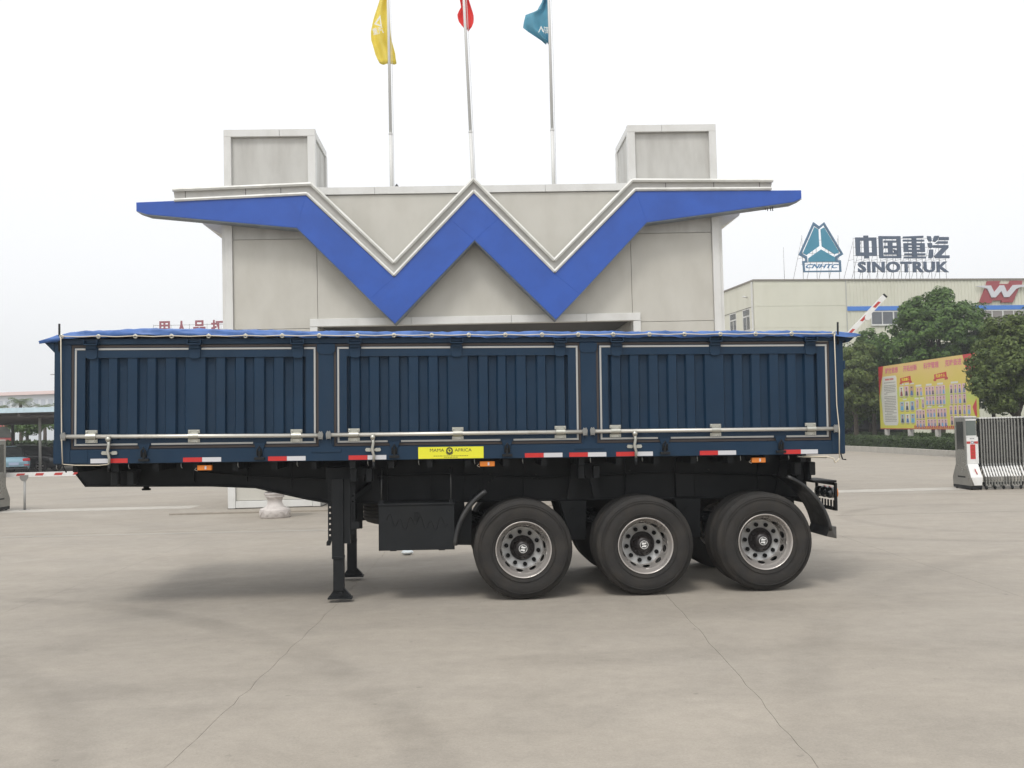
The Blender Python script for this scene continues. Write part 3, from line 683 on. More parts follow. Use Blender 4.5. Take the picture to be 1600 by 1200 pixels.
# ---- wheels
def tyre_mb(detail=True):
    R_, wd = .54, .29
    p = [(.292,.035),(.300,.012),(.330,.004),(.365,-.004),(.40,-.008),(.44,-.007),(.48,.002),(.505,.014),(.522,.028),(.533,.045),(.538,.06)]
    groove = []
    for gy in (.085,.125,.165,.205):
        groove += [(.540,gy-.007),(.526,gy-.005),(.526,gy+.005),(.540,gy+.007)]
    back = [(r, wd-h) for r, h in p[::-1]]
    m = MB(); m.lathe(p + groove + back, 72 if detail else 48, 'y')
    for r in (.345, .47, .495):      # moulded rings on the side wall
        m.lathe([(r-.004,-.002),(r,-.0115 if r != .495 else .001),(r+.004,-.001 if r != .495 else .010)], 72, 'y')
    return m
def wheel_mb():
    m = MB()
    # rim lip and barrel, outer side = -y
    m.lathe([(.292,.034),(.306,.020),(.308,.006),(.303,.0),(.296,.006),(.289,.022),(.277,.040),(.273,.056),(.262,.066),(.256,.085)], 64, 'y', 0)
    # cone with ten hand holes
    Y0, R0, Y1, R1_ = .085, .256, .205, .226
    ns = 10; K = 24
    for s_ in range(ns):
        t0, t1 = 2*pi*s_/ns, 2*pi*(s_+1)/ns
        outer, inner = [], []
        for k in range(K):
            a = 2*pi*k/K; ca, sa = cos(a), sin(a); mm = max(abs(ca), abs(sa))
            outer.append((.5+.5*ca/mm, .5+.5*sa/mm)); inner.append((.5+.27*ca, .5+.33*sa))
        def P(q):
            t = t0+(t1-t0)*q[0]; r = R0+(R1_-R0)*q[1]; y = Y0+(Y1-Y0)*q[1]; return (r*cos(t), y, r*sin(t))
        vs = [P(q) for q in outer]+[P(q) for q in inner]
        m.add(vs, [(k, (k+1) % K, K+(k+1) % K, K+k) for k in range(K)], 0, True)
    return m
def disc_mb():
    m = MB(); m.lathe([(.226,.205),(.219,.203),(.215,.207),(.140,.207),(.137,.215)], 48, 'y'); return m
def hub_mb():
    m = MB(); m.lathe([(.137,.21),(.130,.195),(.122,.180),(.098,.174),(.092,.140),(.080,.118),(.064,.108),(.056,.104),(.0,.103)], 36, 'y')
    for k in range(10):
        t = 2*pi*k/10; m.lathe([(0,.165),(.010,.165),(.010,.18)], 6, 'y', c=(.110*cos(t), 0, .104*sin(t)))
    return m
def inner_rim_mb():
    return MB().lathe([(.292,.034),(.306,.020),(.300,.0),(.280,.03),(.26,.08),(.25,.2),(.28,.27),(.304,.285)], 48, 'y').lathe([(.25,.11),(.10,.11)], 32, 'y')
def wheel(x, w0, side, spin, full, lab=None):
    """side=+1 faces the near side (-y)"""
    z = .540 + PT*x + .004
    h = rim_o.copy() if full else rim_i.copy(); COL.objects.link(h); h.parent = tl; h.location = (x+.008, w0, z+.004); h.scale = (1.01, 1, 1.01)
    h.rotation_euler = (0, spin, 0) if side > 0 else (0, spin, pi)
    for ch in (full_parts if full else inner_parts):
        c = ch.copy(); COL.objects.link(c); c.parent = h
    if lab: h['label'] = lab
    return h
rim_o = wheel_mb().build('wheel', rimm); rim_i = inner_rim_mb().build('wheel', rimm)
ty = tyre_mb().build('tyre', rubber); dk = disc_mb().build('disc', rimd); hb = hub_mb().build('hub', hubm)
lgm = MB(); lgm.lathe([(0,.0955),(.044,.0955),(.044,.103)], 24, 'y'); hl = lgm.build('hub_badge', ink)
lg2 = MB(); lg2.ring([(.046*cos(2*pi*i/24), .046*sin(2*pi*i/24)) for i in range(24)], [(.041*cos(2*pi*i/24), .041*sin(2*pi*i/24)) for i in range(24)], 'y', .093, .101)
for s_ in (1,-1): lg2.prism([(-.026*s_,.005*s_),(-.018*s_,.030*s_),(.006*s_,.022*s_),(.028*s_,.024*s_),(.024*s_,.008*s_),(.002*s_,.004*s_)], 'y', .093, .0965)
hm = lg2.build('badge_mark', whitep)
nuts = []
nme = MB().lathe([(0,.183),(.023,.183),(.023,.207)], 12, 'y', sm=False)
n0 = nme.build('wheel_nut', mat('nut_black', (.006,.006,.006), .7, spec=.1), None, (.178,0,0)); nuts.append(n0)
for k in range(1, 10):
    t = 2*pi*k/10; c = n0.copy(); COL.objects.link(c); c.location = (.178*cos(t), 0, .178*sin(t)); nuts.append(c)
tyre_in = ty.copy(); COL.objects.link(tyre_in)
full_parts = [ty, dk, hb, hl, hm] + nuts; inner_parts = [tyre_in]
AX = [.021 + 1.351*k for k in range(3)]
labs = ['front wheel of the three near side wheels', 'middle wheel of the three near side wheels', 'rearmost wheel of the three near side wheels']
for k, x in enumerate(AX):
    wheel(x, .0, 1, [.16,-.12,.05][k], True, labs[k]); wheel(x, .345, 1, .3, False)
    wheel(x, WID, -1, .5*k, True); wheel(x, WID-.345, -1, .2, False)
    z = .54+PT*x
    T(MB().tube([(x,.17,z),(x,WID-.17,z)], .065, 10), 'axle', chassis)
    T(MB().lathe([(.0,.50),(.20,.50),(.20,.68),(0,.68)], 24, 'y', c=(x,0,z)), 'brake_drum', chassis)
    T(MB().lathe([(.0,WID-.68),(.20,WID-.68),(.20,WID-.50),(0,WID-.50)], 24, 'y', c=(x,0,z)), 'brake_drum', chassis)
for o_ in full_parts + [tyre_in, rim_o, rim_i]: bpy.data.objects.remove(o_)
# suspension hangers, springs
for w0 in (.68, WID-.80):
    for c, a, b in ((-.72,.12,.12),(.665,.16,.16),(2.02,.16,.16),(3.18,.1,.12)):
        h = T(MB().prism([(c-a,1.03),(c+b,1.03),(c+.15,.575),(c-.03,.565)], 'y', w0, w0+.12), 'spring_hanger', chassis, .006)
        MB().tube([(c+.0,w0-.02,.90),(c+.0,w0+.14,.90)], .038, 12).build('pivot_bolt', chassis, h)
        MB().tube([(c+.06,w0-.015,.70),(c+.06,w0+.135,.70)], .022, 10).build('pivot_bolt', chassis, h)
    for k, x in enumerate(AX):
        for q in range(4):
            T(MB().tube([(x-.60+.09*q,w0+.06,.80+.018*q),(x-.3,w0+.06,.715+.018*q),(x,w0+.06,.69+.018*q),(x+.3,w0+.06,.715+.018*q),(x+.60-.09*q,w0+.06,.80+.018*q)], .028, 4, sm=False), 'leaf_spring', chassis)
        T(MB().bar((x+.62,w0+.06,.66), (x+.03,w0+.06,.50), .05, .06), 'torque_arm', chassis)
# air reservoirs
for x in (-.55,.40): T(MB().lathe([(0,-.3),(.09,-.3),(.12,-.26),(.12,.26),(.09,.3),(0,.3)], 20, 'x', c=(x,1.25,1.18)), 'air_tank', chassis)
# spare tyre under the chassis
sp = T(MB().lathe([(.0,.0),(.30,.0),(.36,-.008),(.44,-.007),(.505,.014),(.533,.045),(.54,.06),(.54,.078),(.526,.080),(.526,.09),(.54,.092),(.54,.118),(.526,.12),(.526,.13),(.54,.132),(.54,.158),(.526,.16),(.526,.17),(.54,.172),(.54,.198),(.526,.20),(.526,.21),(.54,.212),(.533,.245),(.505,.276),(.44,.297),(.3,.29),(0,.29)], 56, 'z', c=(-1.26,1.25,.77)), 'spare_tyre', rubber)
T(MB().box(-1.3,.9,.74,-1.22,1.6,.765), 'spare_carrier', chassis)
T(MB().box(-.74,.62,.62,-.62,.66,1.03), 'mudguard_bracket', chassis, .003)
# mudguards
def arc(cx, cz, r, a0, a1, n=14): return [(cx+r*cos(radians(a0+(a1-a0)*i/n)), cz+r*sin(radians(a0+(a1-a0)*i/n))) for i in range(n+1)]
c0 = (AX[0], .56)
ou = arc(c0[0], c0[1], .745, 124, 176); inn = arc(c0[0], c0[1], .735, 124, 176)
mg = T(MB().prism(ou+inn[::-1], 'y', .12, .68, sm=False), 'front_mudguard', plastic)
MB().tube([(x,.11,z) for x, z in arc(c0[0], c0[1], .742, 122, 177)], .028, 10).build('rolled_edge', plastic, mg)
MB().prism([(x, z) for x, z in arc(c0[0],c0[1],.73,138,178)]+[(c0[0]-.56,c0[1]+.02)], 'y', .28, .29).build('inner_skirt', chassis, mg)
c2 = (AX[2], .56)
ou = arc(c2[0], c2[1], .80, 10, 66); inn = arc(c2[0], c2[1], .788, 10, 66)
mg = T(MB().prism(ou+inn[::-1], 'y', .10, .68), 'rear_mudguard', plastic)
MB().tube([(x,.095,z) for x, z in arc(c2[0], c2[1], .798, 9, 68)], .022, 10).build('rolled_edge', plastic, mg)
MB().add([(3.50,.09,.735),(3.68,.36,.70),(3.68,.36,.565),(3.46,.09,.62),(3.50,.68,.735),(3.68,.68,.70),(3.68,.68,.565),(3.46,.68,.62)],
         [(0,1,2,3),(4,7,6,5),(0,4,5,1),(1,5,6,2),(2,6,7,3),(3,7,4,0)]).build('rear_flap', plastic, mg)
# rear lamp bracket (in the tail plane) with bars and three round lamps
RB = T(MB().ring([(.34,.885),(.96,.885),(.96,1.205),(.34,1.205)], [(.375,.925),(.925,.925),(.925,1.175),(.375,1.175)], 'x', 3.665, 3.695), 'lamp_bracket', chassis, .003)
for k in range(6): MB().box(3.672,.40+.09*k,.926,3.688,.42+.09*k,1.0).build('bar', chassis, RB)
for k in range(3):
    l = MB().lathe([(0,-.06),(.045,-.055),(.062,-.02),(.064,.05),(.0,.06)], 20, 'x', c=(3.66,.47+.16*k,1.085)).build('tail_lamp', darkglass, RB)
    MB().lathe([(.064,.05),(.068,.052),(.06,.075),(0,.08)], 20, 'x', c=(3.66,.47+.16*k,1.085)).build('lens', amber if k == 0 else redp, l)
T(MB().box(3.42,.34,1.21,3.69,.96,1.235), 'bracket_arm', chassis, .003)
T(MB().box(3.44,.6,1.235,3.49,1.9,1.51), 'rear_cross_beam', chassis, .004)
T(MB().box(3.44,.74,.95,3.48,1.8,1.2), 'bumper_bar', chassis, .004)
T(MB().tube([(3.14,.08,1.525),(3.47,.06,1.513)], .014, 6), 'rope_bar', chrome)

# ------------------------------------------------------------------ tarpaulin (rests on the trailer) and its lashing rope
tp_ = empty('tarpaulin', tl.location, tl.rotation_euler); tag(tp_, 'bright blue tarpaulin stretched over the trailer top', 'tarpaulin')
def tz(x):      # height of the near edge fold
    return np.interp(x, [-5.12,-5.02,-4.9,-4.6,-4.0,-3.3,-2.3,-.8,1.3,2.4,3.4,3.65,3.86], [2.855,2.905,2.945,2.972,2.990,2.975,2.958,2.948,2.940,2.938,2.934,2.925,2.885])
xs = np.linspace(-5.12, 3.86, 150); ws = [(-.036,0.0,'e'),(-.040,.22,''),(-.034,.5,''),(-.030,.75,''),(-.018,.92,''),(.03,1.0,''),(.15,1.0,''),(.5,1.02,''),(1.25,1.06,''),(2.0,1.02,''),(2.4,1.0,''),(2.52,.92,''),(2.545,.0,'')]
V = []
for x in xs:
    top_ = tz(x); dr = np.interp(x, [-5.12,-4.95,3.68,3.86], [.02,.075,.068,.012])
    for k, (w_, f_, _) in enumerate(ws):
        wr = .006*sin(x*9+k*1.3)+.005*sin(x*23+k*2.1)+.004*sin(x*41+k)
        z = (top_-dr)+dr*f_ if f_ <= 1 else top_+(f_-1)*(.9 if x > -4.9 else .3)
        if w_ > .1 and w_ < 2.4: z += .022*max(0, sin(min(1, max(0, (x+4.95)/3.1))*pi))**.7
        elif w_ == .03: z += .006*max(0, sin(min(1, max(0, (x+4.95)/3.1))*pi))
        if 0 < f_ <= 1: z += wr*.8
        V.append((x, w_-(wr*1.4 if k < 5 else 0), z+(wr*1.0 if k == 0 else 0)))
n = len(ws); F = [(i*n+j, (i+1)*n+j, (i+1)*n+j+1, i*n+j+1) for i in range(len(xs)-1) for j in range(n-1)]
sh = MB().add(V, F, 0, True).build('sheet', tarpm, tp_); sd = sh.modifiers.new('Thick', 'SOLIDIFY'); sd.thickness = .004
ey = None
mm = MB(); mm.lathe([(.010,-.002),(.014,-.010),(.022,-.010),(.026,-.002)], 16, 'y'); 
eyx = [-4.882]
from itertools import count
for u in (-4.50,-4.115,-3.735,-3.345,-2.955,-2.565,-2.17,-1.76,-1.365,-.955,-.55,-.15,.255,.655,1.045,1.45,1.845,2.25,2.65,3.06,3.45): eyx.append(u)
eyx[-1] = 3.545
def ropez(x): return 2.906 + (2.898-2.906)*(x+4.88)/8.43
for x in eyx:
    if ey is None: ey = mm.build('eyelet', chrome, tp_, (x, -.046, ropez(x)))
    else: dup(ey, (x, -.046, ropez(x)))
rp = empty('lashing_rope', tl.location, tl.rotation_euler); tag(rp, 'thin pale rope laced along the tarpaulin edge and down both trailer ends', 'rope')
pts = []
for i, (a, b) in enumerate(zip(eyx, eyx[1:])):
    pts.append((a, -.060, ropez(a)+.004)); pts.append(((a+b)/2, -.056, ropez((a+b)/2)-.004))
pts.append((eyx[-1], -.060, ropez(eyx[-1])))
MB().tube(pts, .0058, 6).build('top_run', ropem, rp)
MB().tube([(-4.885,-.06,2.906),(-4.893,-.02,2.5),(-4.89,-.012,2.1),(-4.872,-.05,1.8),(-4.868,-.03,1.55)], .0058, 6).build('front_drop', ropem, rp)
MB().tube([(-4.868,-.03,1.55),(-4.75,-.01,1.537),(-4.5,-.01,1.533),(-4.41,-.03,1.54),(-4.38,-.06,1.55)], .0055, 6).build('front_tail', ropem, rp)
MB().tube([(-4.868,-.03,1.55),(-4.85,-.03,1.50),(-4.83,-.02,1.462)], .008, 6).build('hook_end', chassis, rp)
MB().tube([(3.545,-.06,2.898),(3.565,-.02,2.5),(3.572,-.012,2.1),(3.575,-.06,1.82),(3.58,-.03,1.5)], .0058, 6).build('rear_drop', ropem, rp)
MB().tube([(3.58,-.03,1.5),(3.56,-.02,1.47),(3.54,-.01,1.45),(3.52,-.01,1.50),(3.45,.0,1.52),(3.2,.03,1.522)], .009, 6).build('rear_knot', ropem, rp)
MB().tube([(3.60,-.02,1.56),(3.62,-.02,1.49),(3.66,-.02,1.485)], .008, 6).build('hook_end', chassis, rp)

# ------------------------------------------------------------------ marble pedestal, litter
e = empty('stone_pedestal', (-5.35, 22.72, 0)); tag(e, 'mottled grey marble pedestal with carved round base beside the gatehouse', 'pedestal')
MB().lathe([(0,0),(.32,0),(.335,.02),(.335,.17),(.32,.20),(.26,.215),(.235,.23)], 40, 'z').build('base', marble, e)
MB().lathe([(.24,.215),(.20,.25),(.165,.32),(.16,.38),(.185,.44),(.215,.455),(.215,.475),(.20,.485),(.235,.51),(.235,.54),(.22,.56)], 36, 'z').build('stem', marble, e)
MB().lathe([(.1,.55),(.24,.62),(.36,.74),(.42,.88),(.44,.98),(.47,1.0),(.47,1.04),(.42,1.04),(.38,.98),(.34,.90),(0,.86)], 40, 'z').build('bowl', marble, e)
m = MB()
for k in range(10):
    t = 2*pi*k/10; d = .62
    pts = [(.337*cos(t+q*d), .337*sin(t+q*d), .05+.09*abs(sin(q*pi))) for q in np.linspace(0,1,7)]
    m.tube(pts, .007, 5)
m.build('carved_scroll', marble, e)
m = MB(); r_ = random.Random(4)
vs = []; 
for i in range(7):
    for j in range(10):
        a = 2*pi*j/10; ph = pi*i/6; r0 = (.055+.018*r_.random())*sin(ph)
        vs.append((1.5*r0*cos(a), r0*sin(a), .04-.04*cos(ph)*(1 if i < 6 else .9)))
m.add(vs, [(i*10+j, i*10+(j+1) % 10, (i+1)*10+(j+1) % 10, (i+1)*10+j) for i in range(6) for j in range(10)])
o = m.build('plastic_bag', mat('bag_white', (.7,.75,.76), .4), None, (-1.64, 15.4, 0)); tag(o, 'small crumpled white plastic bag lying under the trailer', 'litter')

# ------------------------------------------------------------------ sliding gates
def gate_head(label, x, y, flipx):
    e = empty('gate_drive_head', (x, y, 0)); tag(e, label, 'gate motor', 'motor heads of the sliding gates')
    s_ = -1 if flipx else 1
    X = lambda v: v*s_
    sil = [(-.05,.1),(-.20,.10),(-.22,.30),(-.02,.62),(.0,.66),(.0,1.84),(.62,1.84),(.62,.66),(.64,.62),(.84,.30),(.82,.10)]
    MB().prism(sil, 'x', X(0), X(.30)).build('casing', steel, e, bev=.008)
    MB().box(X(-.004),.10,1.02,X(-.001),.50,1.74).build('side_window', darkglass, e)
    MB().box(X(-.004),.08,.30,X(-.001),.52,.34).build('side_grille', chassis, e)
    MB().box(X(.0),.03,1.842,X(.32),.60,1.87).build('top_cap', whitetrim, e, bev=.006)
    MB().box(X(.03),-.012,1.38,X(.27),-.001,1.76).build('front_window', mat('grey_screen', (.12,.14,.13), .25), e)
    MB().box(X(.02),-.02,1.762,X(.285),.0,1.80).build('window_trim', whitep, e); MB().box(X(.02),-.02,1.345,X(.285),.0,1.378).build('window_trim', whitep, e)
    MB().box(X(.025),-.014,.66,X(.32),-.001,1.343).build('front_panel', whitep, e)
    MB().add([(X(.02),-.03,.655),(X(.285),-.03,.655),(X(.295),-.235,.32),(X(.01),-.235,.32),(X(.02),-.01,.655),(X(.285),-.01,.655),(X(.295),-.21,.32),(X(.01),-.21,.32)],
             [(0,1,2,3),(7,6,5,4),(0,4,5,1),(1,5,6,2),(2,6,7,3),(3,7,4,0)]).build('foot_cover', whitep, e)
    MB().prism([(X(.01),.318),(X(.295),.318),(X(.27),.12),(X(.08),.12)], 'y', -.24, -.215).build('foot_cover', whitep, e)
    MB().tube([(X(.15),-.14,.53),(X(.165),-.17,.46),(X(.18),-.205,.40)], .012, 5).build('red_mark', redp, e)
    for a, b in ((.025,.12),(.215,.315)): MB().box(X(a),-.018,1.17,X(b),-.0145,1.23).build('red_band', redp, e)
    MB().ring([(X(.17)+.04*cos(2*pi*i/16), 1.20+.04*sin(2*pi*i/16)) for i in range(16)], [(X(.17)+.026*cos(2*pi*i/16), 1.20+.026*sin(2*pi*i/16)) for i in range(16)], 'y', -.018, -.0145).build('roundel', mat('slate_ink', (.15,.17,.25), .5), e)
    bn = MB().box(X(.11),-.02,.78,X(.24),-.0145,1.15).build('red_notice', mat('notice_red', (.55,.02,.035), .5), e)
    gi = mat('notice_gold', (.16,.09,.01), .6)
    for q, ch in enumerate('欢迎光临'):
        text_obj('lettering', ch, gi, bn, (min(X(.13), X(.22)),-.0205,1.075-.088*q), TR, fit=(.09,.068), size=.08, ext=.0005)
    for q in range(3): MB().box(X(.11)+X(.04)*q,-.0155,1.288,X(.14)+X(.04)*q,-.0145,1.312).build('small_mark', mat('grey_ink', (.2,.2,.22), .6), e)
    MB().box(X(.0),-.2,.03,X(.30),.82,.12).build('base_skid', chassis, e, bev=.01)
    for yy in (-.12,.74):
        for xx in (.06,.28): MB().lathe([(0,-.02),(.045,-.02),(.045,.02),(0,.02)], 14, 'x', c=(X(xx),yy,.049)).build('castor', chassis, e)
    return e
gate_head('white and steel motor head of the gate right of the trailer', 11.56, 26.02, False)
gate_head('white and steel motor head of the gate cut by the left picture edge', -13.40, 26.22, True)
linkm = mat('link_shade_steel', (.05,.05,.05), .4, metal=.6)  # near-black links: shade in the depth between frames put into the colour
framem = mat('frame_steel', (.27,.27,.25), .3, metal=.6, dirt=(.12,.12,.11), dscale=5, damt=.4)
def gate_frames(label, x0, step, n, y, sx):
    e = empty('accordion_gate', (x0, y, 0)); tag(e, label, 'folding gate', 'folding steel gates')
    prof = [(0,.86,.10),(0,.86,.30),(0,.66,.56),(0,.62,.68),(0,.62,1.78),(0,.0,1.78),(0,.0,.66),(0,-.03,.58),(0,-.20,.32),(0,-.20,.10)]
    fr = MB()
    for i_, (a, b) in enumerate(zip(prof, prof[1:])): fr.bar((0, a[1], a[2]), (0, b[1], b[2]), .034, .04, 1 if i_ == 7 else 0)  # near sloping foot bar is white: light falling on it put into the colour
    first = None
    for k in range(n):
        x = sx*step*k*(1 + (.25 if k > 12 else 0)*(k-12)/max(1, k))
        if first is None: first = fr.build('gate_frame', [framem, whitep], e, (x, 0, 0))
        else: dup(first, (x, 0, 0), e)
    L_ = step*n*1.1
    tc = None
    for k in range(n):
        x = sx*(step*k*(1 + (.25 if k > 12 else 0)*(k-12)/max(1, k)) + step/2)
        if tc is None:
            c = MB()  # crossed bars added to darken the gaps between the frames
            for yy in (.03,.3,.58):
                for zz in (.55,.95,1.35): c.bar((-.034,yy,zz),(.034,yy,zz+.4),.012,.026); c.bar((.034,yy,zz),(-.034,yy,zz+.4),.012,.026)
            c.box(-.03,.02,1.745,.03,.60,1.76)
            tc = c.build('lattice_link_shade', linkm, e, (x, 0, 0))
        else: dup(tc, (x, 0, 0), e)
    for k in range(0, n, 3):
        for yy in (-.2,.86): MB().lathe([(0,-.015),(.05,-.015),(.05,.015),(0,.015)], 12, 'x', c=(sx*step*k*(1 + (.25 if k > 12 else 0)*(k-12)/max(1, k)), yy, .054)).build('castor', chassis, e)
    caps = None
    for k in range(n):
        x = sx*(step*k*(1 + (.25 if k > 12 else 0)*(k-12)/max(1, k)))
        if caps is None: caps = MB().box(-.030,-.02,1.803,.030,.64,1.835).build('frame_cap', whitetrim, e, (x,0,0))
        else: dup(caps, (x,0,0), e)
    MB().box(min(0, sx*L_), .28, .1, max(0, sx*L_), .34, .16).build('floor_rail', chassis, e)
gate_frames('folded stainless lattice gate running off the right picture edge', 11.97, .073, 30, 26.05, 1)
gate_frames('folded stainless lattice gate beyond the left picture edge', -13.80, .073, 14, 26.25, -1)

# ------------------------------------------------------------------ barrier arms
def barrier(label, x, y, ang, L_, side, knuckle):
    e = empty('barrier', (x, y, 0)); tag(e, label, 'barrier', 'red and white barriers beside the gatehouse')
    MB().box(-.05,-.15,0.02,.28*side*-1,.2,1.02).build('cabinet', whitetrim, e, bev=.02)
    arm = empty('arm', (0,-.20,.93), (0, 0, 0), e)
    arm.rotation_euler = (0, -ang if side > 0 else ang, 0) if True else None
    a = MB().box(0 if side > 0 else -L_, -.025, -.06, L_ if side > 0 else 0, .025, .06)
    am = a.build('boom', whitep, arm)
    step = .50; k = L_-.45-.5*int((L_-.9)/.5)
    while k < L_-.3:
        xx = k*side
        for yy in (-.028,.0255):
            MB().add([(xx,yy,.035),(xx+.21*side,yy,.035),(xx+.25*side,yy,-.03),(xx+.04*side,yy,-.03),(xx,yy+.0025,.035),(xx+.21*side,yy+.0025,.035),(xx+.25*side,yy+.0025,-.03),(xx+.04*side,yy+.0025,-.03)],
                 [(0,1,2,3),(7,6,5,4),(0,4,5,1),(1,5,6,2),(2,6,7,3),(3,7,4,0)]).build('red_stripe', redp, arm)
        k += step
    MB().box(L_*side-.02,-.027,-.062,L_*side+.03,.027,.062).build('end_cap', chassis, arm)
    if knuckle: MB().prism([((knuckle+.11*cos(t))*side, .08*sin(t)-.05) for t in np.linspace(0, 2*pi, 10)[:-1]], 'y', -.045, .03).build('knuckle', whitep, arm)
    return e
barrier('lowered red and white barrier arm left of the gatehouse', -7.45, 27.08, 0, 6.4, -1, None)
# raised arm to the right of the gatehouse
barrier('raised red and white barrier arm right of the gatehouse', 5.77, 27.05, radians(45.0), 5.92, 1, 5.2)
e = empty('barrier_rest', (-12.93, 26.88, 0)); tag(e, 'thin grey post with a fork head carrying the lowered barrier tip', 'post')
MB().tube([(0,0,0),(0,0,.78)], .03, 10).build('post', mat('galvanised_post', (.36,.36,.35), .6), e)
MB().prism([(-.11,.92),(-.11,.84),(-.06,.77),(.06,.77),(.11,.84),(.11,.92)], 'y', -.045, -.03).build('fork_plate', steel, e)
MB().box(-.10,-.1,0,.10,.1,.012).build('base', steel, e)

# ------------------------------------------------------------------ foliage
def leaf_mesh(P, Nn, size, seed=0, asp=.55):
    r = np.random.default_rng(seed); n = len(P)
    a = r.normal(size=(n,3)); a -= (a*Nn).sum(1)[:,None]*Nn; a /= np.linalg.norm(a,axis=1)[:,None]+1e-9
    b = np.cross(Nn, a); s = size*r.uniform(.6,1.25,n)[:,None]
    V = np.stack([P-a*s*.5, P+b*s*asp*.5+Nn*s*.06, P+a*s*.5, P-b*s*asp*.5+Nn*s*.06],1).reshape(-1,3)
    F = np.arange(n*4).reshape(n,4)
    me = bpy.data.meshes.new('leaves'); me.vertices.add(n*4); me.vertices.foreach_set('co', V.astype(np.float32).ravel())
    me.loops.add(n*4); me.loops.foreach_set('vertex_index', F.astype(np.int32).ravel())
    me.polygons.add(n); me.polygons.foreach_set('loop_start', np.arange(0,n*4,4,dtype=np.int32)); me.polygons.foreach_set('loop_total', np.full(n,4,dtype=np.int32))
    me.update(calc_edges=True); return me
def leafmat(name, c1, c2):
    m = bpy.data.materials.new(name); m.use_nodes = True; t = m.node_tree; N = t.nodes; L = t.links; b = N['Principled BSDF']
    b.inputs['Roughness'].default_value = .55; b.inputs['Specular IOR Level'].default_value = .35
    g_ = N.new('ShaderNodeNewGeometry'); tc = N.new('ShaderNodeTexCoord'); n = N.new('ShaderNodeTexNoise'); n.inputs['Scale'].default_value = 1.6; n.inputs['Detail'].default_value = 3
    L.new(tc.outputs['Object'], n.inputs['Vector'])
    ad_ = N.new('ShaderNodeMath'); ad_.operation = 'ADD'; L.new(g_.outputs['Random Per Island'], ad_.inputs[0]); L.new(n.outputs['Fac'], ad_.inputs[1])
    r = N.new('ShaderNodeMapRange'); r.inputs[1].default_value = .35; r.inputs[2].default_value = 1.25; L.new(ad_.outputs[0], r.inputs[0])
    mx = N.new('ShaderNodeMix'); mx.data_type = 'RGBA'; mx.inputs[6].default_value = (*c1,1); mx.inputs[7].default_value = (*c2,1); L.new(r.outputs[0], mx.inputs[0]); L.new(mx.outputs[2], b.inputs['Base Color'])
    tr_ = N.new('ShaderNodeBsdfTranslucent'); L.new(mx.outputs[2], tr_.inputs[0]); ms = N.new('ShaderNodeMixShader'); ms.inputs[0].default_value = .25
    L.new(b.outputs[0], ms.inputs[1]); L.new(tr_.outputs[0], ms.inputs[2]); L.new(ms.outputs[0], N['Material Output'].inputs[0]); return m
LEAF = leafmat('dark_leaves', (.022,.060,.014), (.105,.185,.038))
LEAFY = leafmat('olive_leaves', (.032,.064,.014), (.135,.18,.045))
LEAFH = leafmat('hedge_leaves', (.028,.05,.018), (.07,.11,.035))
def tree(label, x, y, trunk_h, lobes, nclump, per, size, m, seed, group='trees by the hedge', trunk_r=.14, cl=.34):
    """lobes: (dx,dy,z,rx,ry,rz)"""
    e = empty('tree', (x, y, 0)); tag(e, label, 'tree', group)
    r = np.random.default_rng(seed); Ps, Ns = [], []
    tot = sum(l[3]*l[4]*l[5] for l in lobes)**1.0
    for (dx,dy,z,rx,ry,rz) in lobes:
        k = max(6, int(nclump*(rx*ry*rz)**.67/sum((l[3]*l[4]*l[5])**.67 for l in lobes)))
        d = r.normal(size=(k,3)); d /= np.linalg.norm(d,axis=1)[:,None]
        rad = r.uniform(.35,1.0,k)**.45
        c = d*rad[:,None]*np.array([rx,ry,rz])+np.array([dx,dy,z])
        for i in range(k):
            q = r.normal(size=(per,3)); q /= np.linalg.norm(q,axis=1)[:,None]
            s = cl*r.uniform(.7,1.35)
            p = c[i]+q*s*np.array([1,1,.72])*(r.uniform(.5,1,per)**.4)[:,None]
            Ps.append(p); nn = q*.7+d[i]*.5+r.normal(size=(per,3))*.45+np.array([0,0,.35]); Ns.append(nn/np.linalg.norm(nn,axis=1)[:,None])
    me = leaf_mesh(np.concatenate(Ps), np.concatenate(Ns), size, seed); me.materials.append(m)
    cr = link('crown', me, e)
    rr = random.Random(seed)
    tb = MB(); topz = lobes[0][2]
    tb.tube([(0,0,-.05),(.04,.02,trunk_h*.5),(0.02,-.03,trunk_h),(lobes[0][0]*.5,lobes[0][1]*.5,topz)], [trunk_r*1.25,trunk_r,trunk_r*.85,trunk_r*.3], 8)
    tb.build('trunk', bark, e)
    for l in lobes:
        for _ in range(3):
            t = (l[0]+rr.uniform(-.5,.5)*l[3], l[1]+rr.uniform(-.5,.5)*l[4], l[2]+rr.uniform(-.2,.6)*l[5]); z0 = trunk_h*rr.uniform(.8,1.05)
            MB().tube([(0.02,0,z0),(t[0]*.4,t[1]*.4,z0+(t[2]-z0)*.5),t], [trunk_r*.5,trunk_r*.32,trunk_r*.1], 5).build('limb', bark, e)
    return e
tree('tallest dark green tree, round crowned, behind the yellow notice board', 26.0, 61.5, 3.4,
     [(0,0,6.6,2.9,2.9,2.3),(-.5,0,7.9,1.9,1.9,1.2),(.1,0,9.1,.75,.75,.6),(1.6,0,7.6,1.4,1.5,1.2),(-2.2,0,5.9,1.5,1.6,1.3),(2.4,0,6.0,1.5,1.6,1.3),(.6,0,4.6,2.6,2.2,1.0),(-1.3,0,8.4,.9,.9,.7),(-2.2,0,4.2,1.4,1.4,1.0)], 700, 80, .21, LEAF, 11)
